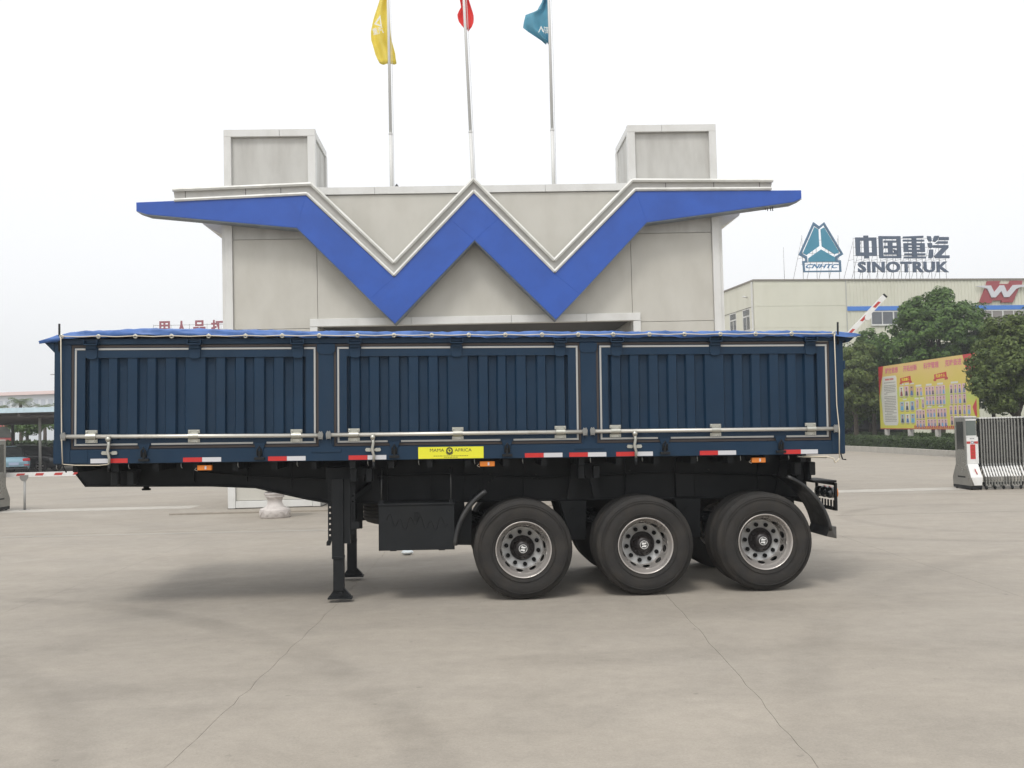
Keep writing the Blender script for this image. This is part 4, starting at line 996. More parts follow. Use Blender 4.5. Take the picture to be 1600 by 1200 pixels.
tree('olive green tree cut off by the right picture edge, over the gate', 22.15, 44.6, 1.9,
     [(0,0,4.3,1.75,1.8,1.5),(-.9,0,3.9,1.1,1.2,1.1),(.9,0,4.6,1.5,1.5,1.5),(-.3,0,5.4,1.0,1.1,.9),(.7,0,5.7,1.1,1.1,.7),(-1.35,0,3.2,.7,.9,.6),(0.3,0,3.0,1.5,1.4,.7),(-.6,0,2.5,.7,.9,.5)], 560, 80, .16, LEAFY, 12, cl=.27)
tree('smaller olive tree directly behind the tail of the trailer', 20.9, 62.0, 2.2,
     [(0,0,4.6,1.55,1.6,1.5),(.3,0,5.7,1.05,1.1,.8),(-.5,0,3.4,1.3,1.3,1.0),(.9,0,3.9,1.0,1.2,1.1),(.2,0,2.8,1.3,1.2,.7),(-1.0,0,4.9,.9,.9,.9)], 420, 76, .185, LEAFY, 13, cl=.30)
tree('dark tree between the small olive tree and the tallest tree', 22.9, 64.5, 2.2,
     [(0,0,5.2,1.5,1.6,1.6),(.1,0,6.6,.9,1.0,.8),(-.2,0,3.6,1.3,1.3,1.0),(.9,0,4.4,1.0,1.2,1.0)], 340, 76, .19, LEAF, 14, cl=.30)
tree('slim young tree with low foliage at the hedge end', 20.6, 66.0, 1.2, [(0,0,2.6,1.2,1.2,1.1),(-.7,0,3.4,.9,1,.9),(.7,0,2.0,.9,.9,.7)], 200, 60, .18, LEAF, 15, trunk_r=.06, cl=.28)
for i, (x, y, z, s) in enumerate(((24.6,70,4.2,1),(28.5,69,4.6,1.1),(31.2,66,5.0,1.1),(26.5,52,3.0,.0),(33.5,60,5.5,1.2))):
    if s == 0: continue
    tree(['dark tree filling the gap behind the board','broad dark tree behind the tallest tree','dark green tree deep behind the olive tree','','dark tree far right behind the gate'][i], x, y, 2.2,
         [(0,0,z,2.2*s,2,1.9*s),(1,0,z-1.4,1.8,1.6,1.2),(-1,0,z-1.6,1.8,1.6,1.2),(.3,0,z+1.3,1.3,1.2,.9)], 260, 60, .23, LEAF, 20+i, cl=.36)
# hedge and kerb
def hedge(label, x0, x1, y0, y1, h, n, seed, z0=.12, sz=.075):
    e = empty('hedge', ((x0+x1)/2, (y0+y1)/2, 0)); tag(e, label, 'hedge')
    hx, hy = (x1-x0)/2, (y1-y0)/2
    MB().box(-hx+.07, -hy+.07, .0, hx-.07, hy-.07, h-.06).build('stems', mat('hedge_core', (.012,.018,.008), .9), e)
    r = np.random.default_rng(seed); P = np.stack([r.uniform(-hx,hx,n), r.uniform(-hy,hy,n), r.uniform(z0,h,n)],1)
    f = r.integers(0, 3, n); P[f==0,2] = h+r.normal(0,.035,(f==0).sum()); P[f==1,0] = -hx+r.normal(0,.035,(f==1).sum())
    k = f==2; P[k,1] = -hy+r.normal(0,.035,k.sum()); 
    extra = r.random(n) < .12; P[extra,2] += r.uniform(0,.07,extra.sum())
    Nn = r.normal(size=(n,3)); Nn += np.array([-.5,-.3,.7]); Nn /= np.linalg.norm(Nn,axis=1)[:,None]
    me = leaf_mesh(P, Nn, sz*1.5, seed); me.materials.append(LEAFH); link('leaves', me, e)
hedge('long clipped hedge along the kerb under the notice board', 20.35, 21.3, 40, 74, .78, 42000, 31)
hedge('low clipped hedge behind the board posts', 23.4, 24.2, 46, 74, .85, 22000, 32)
hedge('far clipped hedge crossing behind the small tree', 18.6, 30, 76, 77, 1.1, 14000, 33)
lawn = MB().add([(20.3,30,.10),(60,30,.10),(60,110,.10),(19.0,110,.10)], [(0,1,2,3)]).build('lawn', mat('lawn_green', (.06,.085,.03), .9, noise=.3, nscale=2), recalc=False); tag(lawn, 'dull green strip of grass behind the kerb', kind='structure')
kb = empty('kerb'); tag(kb, 'row of pale kerb stones along the hedge', kind='structure')
kst = None; ky = [(20.28, 40.0), (19.95, 52.5), (19.32, 59.2), (18.3, 70.0), (17.6, 80)]
def kx(y): return np.interp(y, [p[1] for p in ky], [p[0] for p in ky])
y = 38.0; kmat = mat('kerb_stone', (.42,.40,.36), .85, noise=.12, nscale=3, dirt=(.28,.26,.22), dscale=2, damt=.5)
while y < 78:
    a = math.atan2(kx(y+1)-kx(y), 1)
    if kst is None: kst = MB().box(-.06, .006, -.02, .10, .994, .30).build('kerb_stone', kmat, kb, (kx(y), y, 0), .012, (0,0,-a))
    else: dup(kst, (kx(y), y, 0), kb, (0,0,-a))
    y += 1.0
# hedge sits behind the kerb: fill soil
o = MB().add([(20.3,38,.22),(22,38,.22),(22,78,.22),(17.8,78,.22),(19.42,59.2,.22),(20.03,52.5,.22)], [(0,1,2,3,4,5)]).build('planting_bed', mat('soil', (.10,.08,.055), .95, noise=.3, nscale=4), recalc=False); tag(o, 'narrow bed of earth between kerb and hedge', kind='structure')

# ------------------------------------------------------------------ notice board
def board_material():
    m = bpy.data.materials.new('board_print'); m.use_nodes = True; t = m.node_tree; N = t.nodes; L = t.links; b = N['Principled BSDF']; b.inputs['Roughness'].default_value = .5
    tc = N.new('ShaderNodeTexCoord'); sp_ = N.new('ShaderNodeSeparateXYZ'); L.new(tc.outputs['Object'], sp_.inputs[0])
    nz = N.new('ShaderNodeTexNoise'); nz.inputs['Scale'].default_value = .55; L.new(tc.outputs['Object'], nz.inputs['Vector'])
    a = N.new('ShaderNodeMath'); a.operation = 'MULTIPLY_ADD'; a.inputs[1].default_value = 2.2; L.new(nz.outputs['Fac'], a.inputs[0]); L.new(sp_.outputs[2], a.inputs[2])
    r = N.new('ShaderNodeMapRange'); r.inputs[1].default_value = 2.1; r.inputs[2].default_value = 6.2; L.new(a.outputs[0], r.inputs[0])
    cr = N.new('ShaderNodeValToRGB'); el = cr.color_ramp.elements; el[0].color = (.60,.60,.07,1); el[1].color = (.66,.47,.17,1)
    q = el.new(.30); q.color = (.60,.55,.08,1); q = el.new(.48); q.color = (.46,.54,.12,1); q = el.new(.6); q.color = (.61,.50,.09,1); q = el.new(.86); q.color = (.66,.49,.16,1)
    L.new(r.outputs[0], cr.inputs[0]); L.new(cr.outputs[0], b.inputs['Base Color']); return m
bl = math.hypot(22.45-21.93, 60.5-49.0)
bdx, bdy = (22.45-21.93)/bl, (49.0-60.5)/bl
nb = empty('notice_board', (21.93, 60.5, 0), (0, 0, math.atan2(bdy, bdx))); tag(nb, 'large yellow and red staff notice board standing behind the hedge', 'notice board')
# local: x from far end (0) to near end (bl); -y faces the road
BW = bl; z0b, z1b = 1.25, 4.90
def nbp(x0, zz0, x1, zz1, m, name, d=.03, y0=0): return MB().box(x0, -.06-d-y0, zz0, x1, -.06-y0, zz1).build(name, m, nb)
MB().box(0, -.06, z0b, BW, .06, z1b).build('board', board_material(), nb)
red2 = mat('print_red', (.50,.03,.035), .5); ivory = mat('print_ivory', (.62,.62,.56), .5); pink = mat('print_pink', (.62,.42,.47), .5)
pb = mat('print_blue', (.05,.14,.34), .5); pdark = mat('print_dark', (.03,.04,.06), .5); ptext = mat('print_grey_text', (.25,.24,.22), .6); pskin = mat('print_skin', (.45,.22,.17), .5)
psky = mat('print_light_blue', (.10,.35,.55), .5)
MB().prism([(0,z1b),(.72,z1b),(.55,4.35),(.28,3.9),(.05,3.2),(.0,2.6)], 'y', -.064, -.0605).build('red_corner', red2, nb)
MB().prism([(BW,z1b),(BW-1.2,z1b),(BW-.95,4.3),(BW-.5,3.7),(BW,3.4)], 'y', -.064, -.0605).build('red_corner', red2, nb)
MB().prism([(BW,2.7),(BW-.4,2.3),(BW-.2,1.9),(BW,1.8)], 'y', -.064, -.0605).build('red_corner', red2, nb)
MB().box(0,-.075,1.20,BW,-.0,1.247).build('bottom_trim', redp, nb)
MB().prism([(.55,4.22),(.70,4.28),(2.35,4.28),(2.5,4.15),(2.55,1.6),(2.4,1.42),(.7,1.42),(.5,1.6),(.28,3.2),(.5,3.9)], 'y', -.066, -.0605).build('text_panel', ivory, nb)
r_ = random.Random(5); tm = MB()
z = 3.88
while z > 1.62:
    x = .75 if r_.random() < .8 else 1.0; xe = 2.35 if r_.random() < .75 else r_.uniform(1.0,2.2)
    if z < 3.6 or True:
        while x < xe-.1:
            w_ = r_.uniform(.10,.22); tm.box(x, -.068, z, min(x+w_, xe), -.0665, z+.042); x += w_+.03
    z -= .095 if r_.random() < .88 else .17
tm.build('small_print', ptext, nb)['kind'] = 'stuff'
hd_ = MB()
for q in range(8): hd_.box(.95+.14*q+(.06 if q > 3 else 0), -.068, 4.04, 1.05+.14*q+(.06 if q > 3 else 0), -.0665, 4.14)
hd_.build('small_heading', red2, nb)['kind'] = 'stuff'
hm_ = mat('print_magenta', (.62,.12,.24), .5)
for s_, x in (('解放思想',1.0),('开拓创新',3.45),('科学管理',6.0),('克难奋进',8.45)):
    text_obj('heading', s_, hm_, nb, (x,-.066,4.42), TR, fit=(1.75,.34), size=.4, ext=.001, off=.006)
for x, s_ in ((3.0,'先进集体'),(7.2,'先进个人')):
    MB().prism([(x,4.08),(x+1.35,4.16),(x+1.40,3.86),(x+.02,3.80)], 'y', -.067, -.0605).build('ribbon', red2, nb)
    MB().prism([(x-.08,3.84),(x+.2,3.82),(x+.2,3.72),(x-.1,3.74)], 'y', -.067, -.0605).build('ribbon', redp, nb)
    MB().prism([(x+1.15,3.86),(x+1.5,3.88),(x+1.5,3.76),(x+1.15,3.74)], 'y', -.067, -.0605).build('ribbon', redp, nb)
    text_obj('lettering', s_, yel, nb, (x+.18,-.0675,3.90), TR, fit=(1.05,.18), size=.2, ext=.0008, off=.004)
def photo(x, z, w_, h_, bg, fig, head=True):
    m = MB(); m.box(x, -.066, z, x+w_, -.0605, z+h_, 0)
    c = x+w_/2
    m.prism([(c-w_*.32,z+.02),(c+w_*.32,z+.02),(c+w_*.2,z+h_*.5),(c-w_*.2,z+h_*.5)], 'y', -.068, -.0665, 1)
    m.box(c-w_*.13, -.068, z+h_*.52, c+w_*.13, -.0665, z+h_*.78, 2); m.box(c-w_*.15, -.0685, z+h_*.76, c+w_*.15, -.0665, z+h_*.86, 3)
    m.build('portrait', [bg, fig, pskin, pdark], nb)
    MB().box(c-w_*.3, -.066, z-.07, c+w_*.3, -.0605, z-.03).build('caption', ptext, nb)
figs = [pb, pdark, psky, mat('print_slate', (.16,.22,.32), .5), mat('print_grey', (.30,.30,.36), .5)]
for k, z in ((0,3.05),(1,2.25),(2,1.55)):
    for j in range(3):
        x = 2.85+.66*j
        if k == 0:
            photo(x, z, .52, .56, [ivory, pink, mat('print_sand', (.45,.33,.2), .5)][j], [mat('print_maroon', (.25,.05,.05), .5), pdark, pb][j])
        else: photo(x, z, .54, .50, [mat('print_teal_bg', (.35,.45,.5), .5), ivory][j % 2], [pb, psky, pdark][(j+k) % 3])
for (x, w_) in ((4.95,.7),(6.2,.65),(7.5,.65),(9.0,.75),):
    MB().box(x, -.066, 3.52, x+w_, -.0605, 3.62).build('name_strip', ivory, nb)
for (x, z) in ((2.95,3.68),(3.6,3.68),(4.25,3.68),(3.25,2.83),(4.75,2.84),(5.4,2.84),(5.05,2.22),(6.25,2.36),(7.55,2.36)):
    MB().box(x, -.066, z, x+.5, -.0605, z+.08).build('name_strip', ivory, nb)
def rowp(x, z, n, st=.36, w_=.33, h_=.46):
    for j in range(n): photo(x+st*j, z, w_, h_, pink, r_.choice(figs))
rowp(5.0,3.02,2,.42); rowp(4.9,2.36,1); rowp(5.6,2.36,1); rowp(4.85,1.78,3,.38); rowp(4.85,1.30,3,.38,h_=.40)
rowp(6.1,3.02,3); rowp(7.3,3.02,3); rowp(6.1,2.50,3); rowp(7.3,2.50,3); rowp(6.15,1.84,3); rowp(7.35,1.84,3); rowp(6.2,1.34,3,h_=.40); rowp(7.4,1.34,3,h_=.40)
rowp(8.85,3.02,4,.44); rowp(8.85,2.50,4,.44); rowp(8.75,1.95,5,.46); rowp(8.8,1.42,5,.46)
ft_ = MB()
for q in range(26): ft_.box(4.6+.21*q, -.067, 1.27, 4.6+.21*q+.14, -.0605, 1.27+r_.uniform(.09,.14))
ft_.build('footer_print', red2, nb)['kind'] = 'stuff'
for x in (.75,3.9,7.2,10.6): MB().lathe([(.0,.1),(.15,.1),(.15,z0b-.06),(0,z0b-.06)], 14, 'z', c=(x,.02,0)).build('support', mat('post_concrete', (.30,.285,.26), .8), nb)

# ------------------------------------------------------------------ factory building with roof signs (local x along its front)
fa = empty('factory_building', (19.8, 82, 0), (0, 0, .14)); tag(fa, 'long cream factory with a blue stripe and red emblem behind the trees', 'factory')
H_ = 13.3
MB().box(0,.02,0,60,26,H_-.1).build('wall', creamw, fa)
for a, b in ((0,9.37),(9.38,11.13),(11.14,H_)):
    MB().box(-.02,-.01,a+(0 if a else 0),7.88,.018,b-.01 if b < H_ else b-.1).build('wall_panel', creamw, fa)
m = MB(); x = 7.95
while x < 59: m.prism([(x,.0),(x+.02,-.03),(x+.09,-.03),(x+.11,.0)], 'z', 0, H_-.1); x += .30
m.build('cladding_rib', creamw, fa)['kind'] = 'stuff'
MB().box(-.08,-.08,H_-.1,60.1,26.1,H_+.03).build('roof_edge', mat('roof_edge_brown', (.22,.20,.17), .7), fa)
MB().box(7.95,-.06,10.70,60,-.032,11.06).build('blue_stripe', stripeb, fa)
MB().box(7.86,-.05,0,7.94,.0,H_-.1).build('downpipe', mat('pipe_grey', (.45,.45,.42), .6), fa)
MB().box(-.14,.15,0,-.03,.30,H_-.15).build('downpipe', whitetrim, fa)
glassm = mat('window_glass_grey', (.10,.11,.125), .15, spec=.8, noise=.25, nscale=.7); blind = mat('blind_grey', (.24,.22,.21), .6, noise=.05)
for k in range(12):
    x = 10.0+1.96*k
    w_ = MB().ring([(x,9.50),(x+1.95,9.50),(x+1.95,10.64),(x,10.64)], [(x+.05,9.57),(x+1.90,9.57),(x+1.90,10.58),(x+.05,10.58)], 'y', -.09, -.035).build('window', whitetrim, fa)
    MB().box(x+.94,-.088,9.575,x+1.01,-.036,10.575).build('mullion', whitetrim, w_)
    for a, b in ((x+.055,x+.935),(x+1.015,x+1.895)): MB().box(a,-.06,9.575,b,-.04,10.575).build('pane', blind if k > 3 else glassm, w_)
MB().box(9.95,-.11,9.44,33.6,-.035,9.495).build('sill', whitetrim, fa)
# windows on the left side wall (x=0 plane)
for y0 in (1.0,4.1,7.9,12.5):
    w_ = MB().ring([(y0,9.3),(y0+1.6,9.3),(y0+1.6,11.1),(y0,11.1)], [(y0+.07,9.37),(y0+1.53,9.37),(y0+1.53,11.03),(y0+.07,11.03)], 'x', -.03, .03).build('window', whitetrim, fa)
    MB().box(-.02,y0+.075,10.45,.03,y0+1.525,10.55).build('transom', whitetrim, w_); MB().box(-.02,y0+.77,9.375,.03,y0+.83,10.445).build('mullion', whitetrim, w_)
    for a, b in ((y0+.075,y0+.765),(y0+.835,y0+1.525)): MB().box(.0,a,9.375,.012,b,10.445).build('pane', glassm, w_)
    MB().box(.0,y0+.075,10.555,.012,y0+1.525,11.025).build('pane', glassm, w_)
MB().box(-.03,.3,11.14,.018,20,11.17).build('wall_joint', joint, fa)
MB().tube([(-.1,1.2,12.0),(-.5,1.2,12.1)], .07, 8).build('wall_lamp', whitetrim, fa)
text_obj('wall_lettering', 'Töa', mat('navy_lettering', (.03,.06,.22), .5), fa, (-.04,9.6,11.5), (pi/2,0,-pi/2), fit=(2.3,.95), size=1, ext=.04, off=.02)
# red emblem with white W (hangs on the wall, part of the building front)
KE = 86.0/1586/12*1.0
def em(pts, ox, oz): return [(ox+px*KE, oz-py*KE) for px, py in pts]
ex0, ez0 = 17.95, 13.95
MB().prism(em([(550,190),(805,190),(780,245),(975,245),(1010,185),(1262,185),(1235,270),(1180,322),(1040,590),(800,590),(822,552),(635,552),(605,600),(365,600),(490,335),(520,270)], ex0, ez0), 'y', -.16, -.035).build('red_emblem', mat('emblem_red', (.30,.05,.06), .5), fa)
MB().prism(em([(295,285),(530,274),(605,274),(665,400),(785,272),(870,272),(925,400),(1050,268),(1400,258),(1300,300),(1180,312),(1110,342),(965,490),(860,495),(805,380),(690,498),(605,498),(530,332),(440,312)], ex0, ez0), 'y', -.24, -.162).build('white_emblem', mat('emblem_white', (.58,.58,.62), .4), fa)
# --- rooftop sign: emblem
teal = mat('sign_teal', (.045,.24,.36), .5); slate = mat('sign_slate', (.075,.105,.16), .55)
pole_m = mat('sign_strut', (.36,.36,.36), .6)
se = empty('rooftop_emblem_sign', (23.78-.02, 82.75, 0), (0,0,.14)); tag(se, 'teal split triangle emblem sign on struts at the factory roof edge', 'sign')
K2 = 83.0/1586/12
oz = 18.52
def e2(pts): return [(px*K2-.27, oz-py*K2) for px, py in pts]
OUT = [(365,105),(478,185),(580,105),(940,715),(825,785),(825,830),(885,830),(890,1050),(140,1055),(120,845),(180,840),(180,795),(55,725)]
INN = [(378,170),(475,238),(570,160),(890,695),(778,755),(785,866),(850,868),(860,1022),(168,1030),(160,878),(222,872),(215,757),(110,700)]
MB().ring(e2(OUT), e2(INN), 'y', -.12, .0).build('outline', mat('sign_outline_blue', (.075,.16,.26), .5), se)
MB().ring(e2([(222,872),(785,866),(785,858),(222,862)]), e2([(223,870),(784,864),(784,860),(223,864)]), 'y', -.1, -.02).build('crossbar', pole_m, se)
for P_ in ([(385,200),(460,245),(465,560),(210,730),(140,695)], [(508,240),(575,205),(860,680),(770,715),(520,565)], [(497,625),(770,775),(775,855),(240,858),(245,790)]):
    MB().prism(e2(P_), 'y', -.12, -.02).build('emblem_panel', teal, se)
bx0 = e2([(190,980)])[0]
text_obj('lettering', 'CNHTC', mat('sign_letter_blue', (.05,.18,.36), .5), se, (bx0[0], -.06, bx0[1]), TR, fit=(650*K2, 78*K2), size=1, ext=.04, off=.02, shear=.35)
def struts(parent, spans, zr, ztop, depth=1.6, rails=()):
    for x in spans:
        MB().tube([(x,.06,zr),(x,.06,ztop)], .022, 4).build('strut', pole_m, parent); MB().tube([(x-.25,depth,zr),(x,.08,ztop-.2)], .018, 4).build('strut', pole_m, parent)
        MB().tube([(x,.06,zr+.5*(ztop-zr)),(x-.12,depth*.5,zr+.5*(ztop-zr))], .014, 4).build('strut', pole_m, parent)
    for z, a, b in rails: MB().tube([(a,.05,z),(b,.05,z)], .016, 4).build('rail', pole_m, parent)
struts(se, (.35,1.55,2.6,3.5), 13.3, 17.0, rails=((14.6,.2,3.6),(15.5,.2,3.6),(16.6,.6,3.0)))
MB().tube([(-1.3,0,13.3),(-1.3,0,16.0)], .02, 4).build('lightning_rod', pole_m, se)
ss = empty('rooftop_name_sign', (28.45, 83.35, 0), (0,0,.14)); tag(ss, 'dark slate Chinese and latin company name letters on roof struts', 'sign')
KS = 83.3/1586/8.889; KX = KS*1.075
def ch_(parts, nm='lettering'):
    m = MB()
    for k, p in enumerate(parts):
        if len(p) == 4 and not isinstance(p[0], tuple): p = [(p[0],p[1]),(p[2],p[1]),(p[2],p[3]),(p[0],p[3])]
        m.prism([((x-150)*KX+.20, 16.93-(y-95)*KS) for x, y in p], 'y', -.16-.004*k, -.03)
    m.build(nm, slate, ss)
ch_([(145,120,205,380),(372,120,432,380),(206,121,371,165),(206,332,371,380),(260,94,320,118),(261,166,321,331),(260,382,320,415)])
ch_([(468,100,520,412),(718,100,770,412),(521,101,717,142),(521,383,717,411),(537,163,706,192),(537,238,706,272),(533,332,714,361),(594,193,650,237),(594,273,650,331),[(662,286),(700,296),(712,330),(680,330)]])
ch_([[(808,106),(1090,94),(1090,122),(808,133)],(806,150,1100,176),(812,199,870,325),(1046,199,1104,325),(871,200,1045,230),(871,250,1045,272),(871,292,1045,324),(930,123,986,149),(929,177,987,198),(931,231,985,249),(931,273,985,291),(929,326,987,344),(820,345,1105,370),(929,371,987,389),(815,390,1110,415)])
ch_([[(1146,98),(1196,102),(1208,172),(1172,178),(1150,140)],[(1150,198),(1206,196),(1218,262),(1186,272),(1158,250)],[(1170,290),(1220,290),(1216,400),(1190,415),(1154,412)],
     [(1248,96),(1312,94),(1290,150),(1256,184),(1222,170)],(1313,112,1447,156),[(1296,172),(1432,172),(1428,206),(1250,206)],[(1228,228),(1438,228),(1434,268),(1330,372),(1446,374),(1446,413),(1250,413),(1236,384),(1350,268),(1228,264)]])
text_obj('lettering', 'SINOTRUK', slate, ss, (.30, -.1, 13.86), TR, fit=(8.05,.92), size=1, ext=.06, off=.035, space=1.08)
struts(ss, (.05,.75,1.4,2.1,2.9,3.5,4.2,4.9,5.55,6.1,6.9,7.6,8.2), 13.3, 16.7, rails=((13.95,0,8.3),(14.75,0,8.3),(15.3,0,8.3),(16.0,0,8.3),(16.75,0,8.3)))

# ------------------------------------------------------------------ far left: works building, sign building, carport, palms
fb = empty('long_white_building', (-95, 165, 0), (0,0,-.22)); tag(fb, 'distant long white building with reddish roof above the carport', 'building')
MB().box(0,0,0,70,16,8.7).build('wall', mat('far_white_wall', (.62,.66,.70), .6), fb)
MB().prism([(-.6,8.7),(17,8.7),(14,9.35),(2,9.35)], 'x', -1, 71).build('roof', mat('far_red_roof', (.45,.34,.31), .7), fb)
fwm = mat('far_window', (.44,.48,.53), .4)
for k in range(50):
    for z in (7.0, 4.4):
        MB().box(1.5+1.3*k,-.05,z,2.25+1.3*k,.02,z+.9).build('window', fwm, fb)
sb = empty('slogan_building', (-45, 122, 0), (0,0,0)); tag(sb, 'distant works building hidden behind the trailer front', 'building')
MB().box(0,0,0,26,14,13.2).build('wall', creamw, sb)
for k in range(8):
    for z in (2,5.5,9): MB().box(1+3.1*k,-.05,z,2.8+3.1*k,.02,z+1.7).build('window', fwm, sb)
MB().box(-.1,-.1,13.2,26.1,14.1,13.4).build('roof_edge', MATS['roof_edge_brown'], sb)
sgn_ = empty('rooftop_slogan', (-42.2, 120.6, 0)); tag(sgn_, 'row of dark red Chinese slogan characters on a wire frame left of the gatehouse', 'sign')
rm = mat('slogan_red', (.27,.065,.085), .6)
for k, ch in enumerate('用人品打造'):
    text_obj('lettering', ch, rm, sgn_, (.15+2.12*k, -.05, 13.75), TR, fit=(1.45,1.65), size=1, ext=.05, off=.03)
for z in (13.7,14.3,14.9): MB().tube([(-.4,.05,z),(9.6,.05,z)], .03, 4).build('rail', pole_m, sgn_)
for x in (-.4,1.7,3.9,6.0,8.1,9.6): MB().tube([(x,.05,13.4),(x,.05,15.0)], .03, 4).build('strut', pole_m, sgn_)
# carport
cp = empty('carport', (-26, 53, 0), (0,0,-.02)); tag(cp, 'open carport with pale blue roof edge shading parked cars', 'carport')
MB().prism([(0,3.28),(12,2.95),(12,3.0),(0,3.40)], 'x', -22, 22).build('roof', mat('roof_sheet_grey', (.20,.18,.16), .7), cp)
MB().box(-22,-.06,3.22,22,-.001,3.48).build('roof_edge', mat('pale_blue_edge', (.50,.63,.69), .5, noise=.1, nscale=4), cp)
for k in range(9): MB().box(-22,1.2+1.3*k,2.98-.03*k,22,1.28+1.3*k,3.10-.035*k).build('purlin', mat('purlin_grey', (.12,.11,.10), .7), cp)
for k in range(7):
    x = -16.95+5.7*k
    MB().tube([(x,2.4,0),(x,2.4,3.12)], .075, 10).build('post', mat('post_grey', (.42,.42,.40), .5), cp)
    MB().bar((x,.1,3.12),(x,11.8,2.80),.1,.16).build('rafter', MATS['purlin_grey'], cp)
    MB().tube([(x,10.5,0),(x,10.5,2.8)], .09, 8).build('post', MATS['purlin_grey'], cp)
# cars
def car(label, x, y, rot, body, suv=False):
    e = empty('parked_car', (x, y, 0), (0,0,rot)); tag(e, label, 'car')
    L_, Wd = 4.5, 1.76
    # stations along length: (x, half-width, bottom, belt, crown height)
    st = [(-2.25,.70,.42,.62,.66),(-2.15,.82,.28,.80,.86),(-1.7,.87,.22,.88,.98),(-1.0,.88,.22,.92,1.02),(0,.88,.22,.93,1.02),(.9,.88,.22,.92,1.0),(1.3,.88,.22,.90,.98),(1.9,.86,.25,.86,.94),(2.18,.80,.30,.70,.76),(2.25,.70,.42,.55,.60)]
    if suv: st = [(a, b, c, d*1.05, q*1.05) for a, b, c, d, q in st]
    m = MB(); V = []
    for (a, hw, bt, be, cr_) in st:
        V += [(a,-hw*.9,bt),(a,-hw,bt+.12),(a,-hw,be-.12),(a,-hw*.94,be),(a,-hw*.6,cr_-.01),(a,0,cr_),(a,hw*.6,cr_-.01),(a,hw*.94,be),(a,hw,be-.12),(a,hw,bt+.12),(a,hw*.9,bt)]
    n = 11; F = [(i*n+j, (i+1)*n+j, (i+1)*n+j+1, i*n+j+1) for i in range(len(st)-1) for j in range(n-1)]
    m.add(V, F, 0, True); m.add(V[:n], [list(range(n))]); m.add(V[-n:], [list(range(n))[::-1]])
    m.build('body', body, e)
    gs = [(-1.95,.70,.93,.94),(-1.3,.66,.95,1.36),(-.7,.62,.97,1.46),(.1,.62,.97,1.47),(.65,.63,.96,1.36),(1.35,.70,.92,.93)]
    V = []
    for a, hw, b_, c_ in gs: V += [(a,-hw-.10,b_),(a,-hw,c_-.03),(a,-hw*.8,c_),(a,hw*.8,c_),(a,hw,c_-.03),(a,hw+.10,b_)]
    m = MB(); F = [(i*6+j, (i+1)*6+j, (i+1)*6+j+1, i*6+j+1) for i in range(5) for j in range(5)]
    m.add(V, F, 0, True)
    m.build('windows', darkglass, e)
    MB().add([(-.95,-.50,1.452),(-.7,-.50,1.475),(.1,-.50,1.485),(.45,-.5,1.44),(-.95,.50,1.452),(-.7,.50,1.475),(.1,.50,1.485),(.45,.5,1.44)], [(0,1,5,4),(1,2,6,5),(2,3,7,6)], 0, True).build('roof', body, e)
    for a in (-1.38,1.38):
        for s_ in (-1,1):
            w_ = MB().lathe([(.21,-.01),(.30,-.02),(.33,.02),(.33,.17),(.0,.19)], 24, 'y').build('wheel', rubber, e, (a, s_*.89, .33)); w_.rotation_euler = (0,0,0 if s_ < 0 else pi)
            al = MB(); al.lathe([(.21,-.012),(.20,.0)], 24, 'y')
            for q in range(6):
                t = 2*pi*q/6; al.bar((0,-.005,0),(.2*cos(t),-.005,.2*sin(t)),.02,.055)
            al.build('alloy_rim', rimm, w_)
    for s_ in (-1,1):
        MB().box(-2.24,s_*.45,.70,-2.12,s_*.80,.84).build('tail_light', mat('tail_red', (.5,.02,.03), .25), e, bev=.02); MB().box(-2.262,s_*.5,.47,-2.2,s_*.75,.52).build('bumper_reflector', MATS['tail_red'], e)
        MB().box(2.12,s_*.45,.62,2.22,s_*.78,.74).build('headlight', mat('lamp_glass', (.7,.72,.75), .1), e, bev=.02)
        MB().box(.55,s_*.89,.95,.72,s_*1.05,1.07).build('mirror', body, e, bev=.02)
    MB().box(-2.275,-.24,.50,-2.2,.24,.64).build('number_plate', mat('plate_blue_white', (.38,.46,.62), .4), e)
    MB().box(-2.262,-.68,.28,-2.20,.68,.36).build('bumper_lip', ink, e)
    return e
lb = mat('light_blue_paint', (.20,.34,.42), .3, spec=.6, coat=.5); bk = mat('black_car_paint', (.008,.009,.011), .25, coat=.5); gy = mat('grey_car_paint', (.10,.10,.10), .3, coat=.5)
car('light blue saloon seen from behind beside the left gate', -27.3, 54.3, radians(130), lb)
car('black car with alloy wheel parked behind the carport post', -27.5, 57.2, radians(176), bk, True)
car('dark car in the row behind, left of the carport post', -32.2, 57.0, radians(84), bk)
car('dark grey car parked at the back of the carport', -29.6, 61.8, radians(90), gy, True)
car('dark car at the far right of the carport', -20.6, 57.5, radians(95), bk)
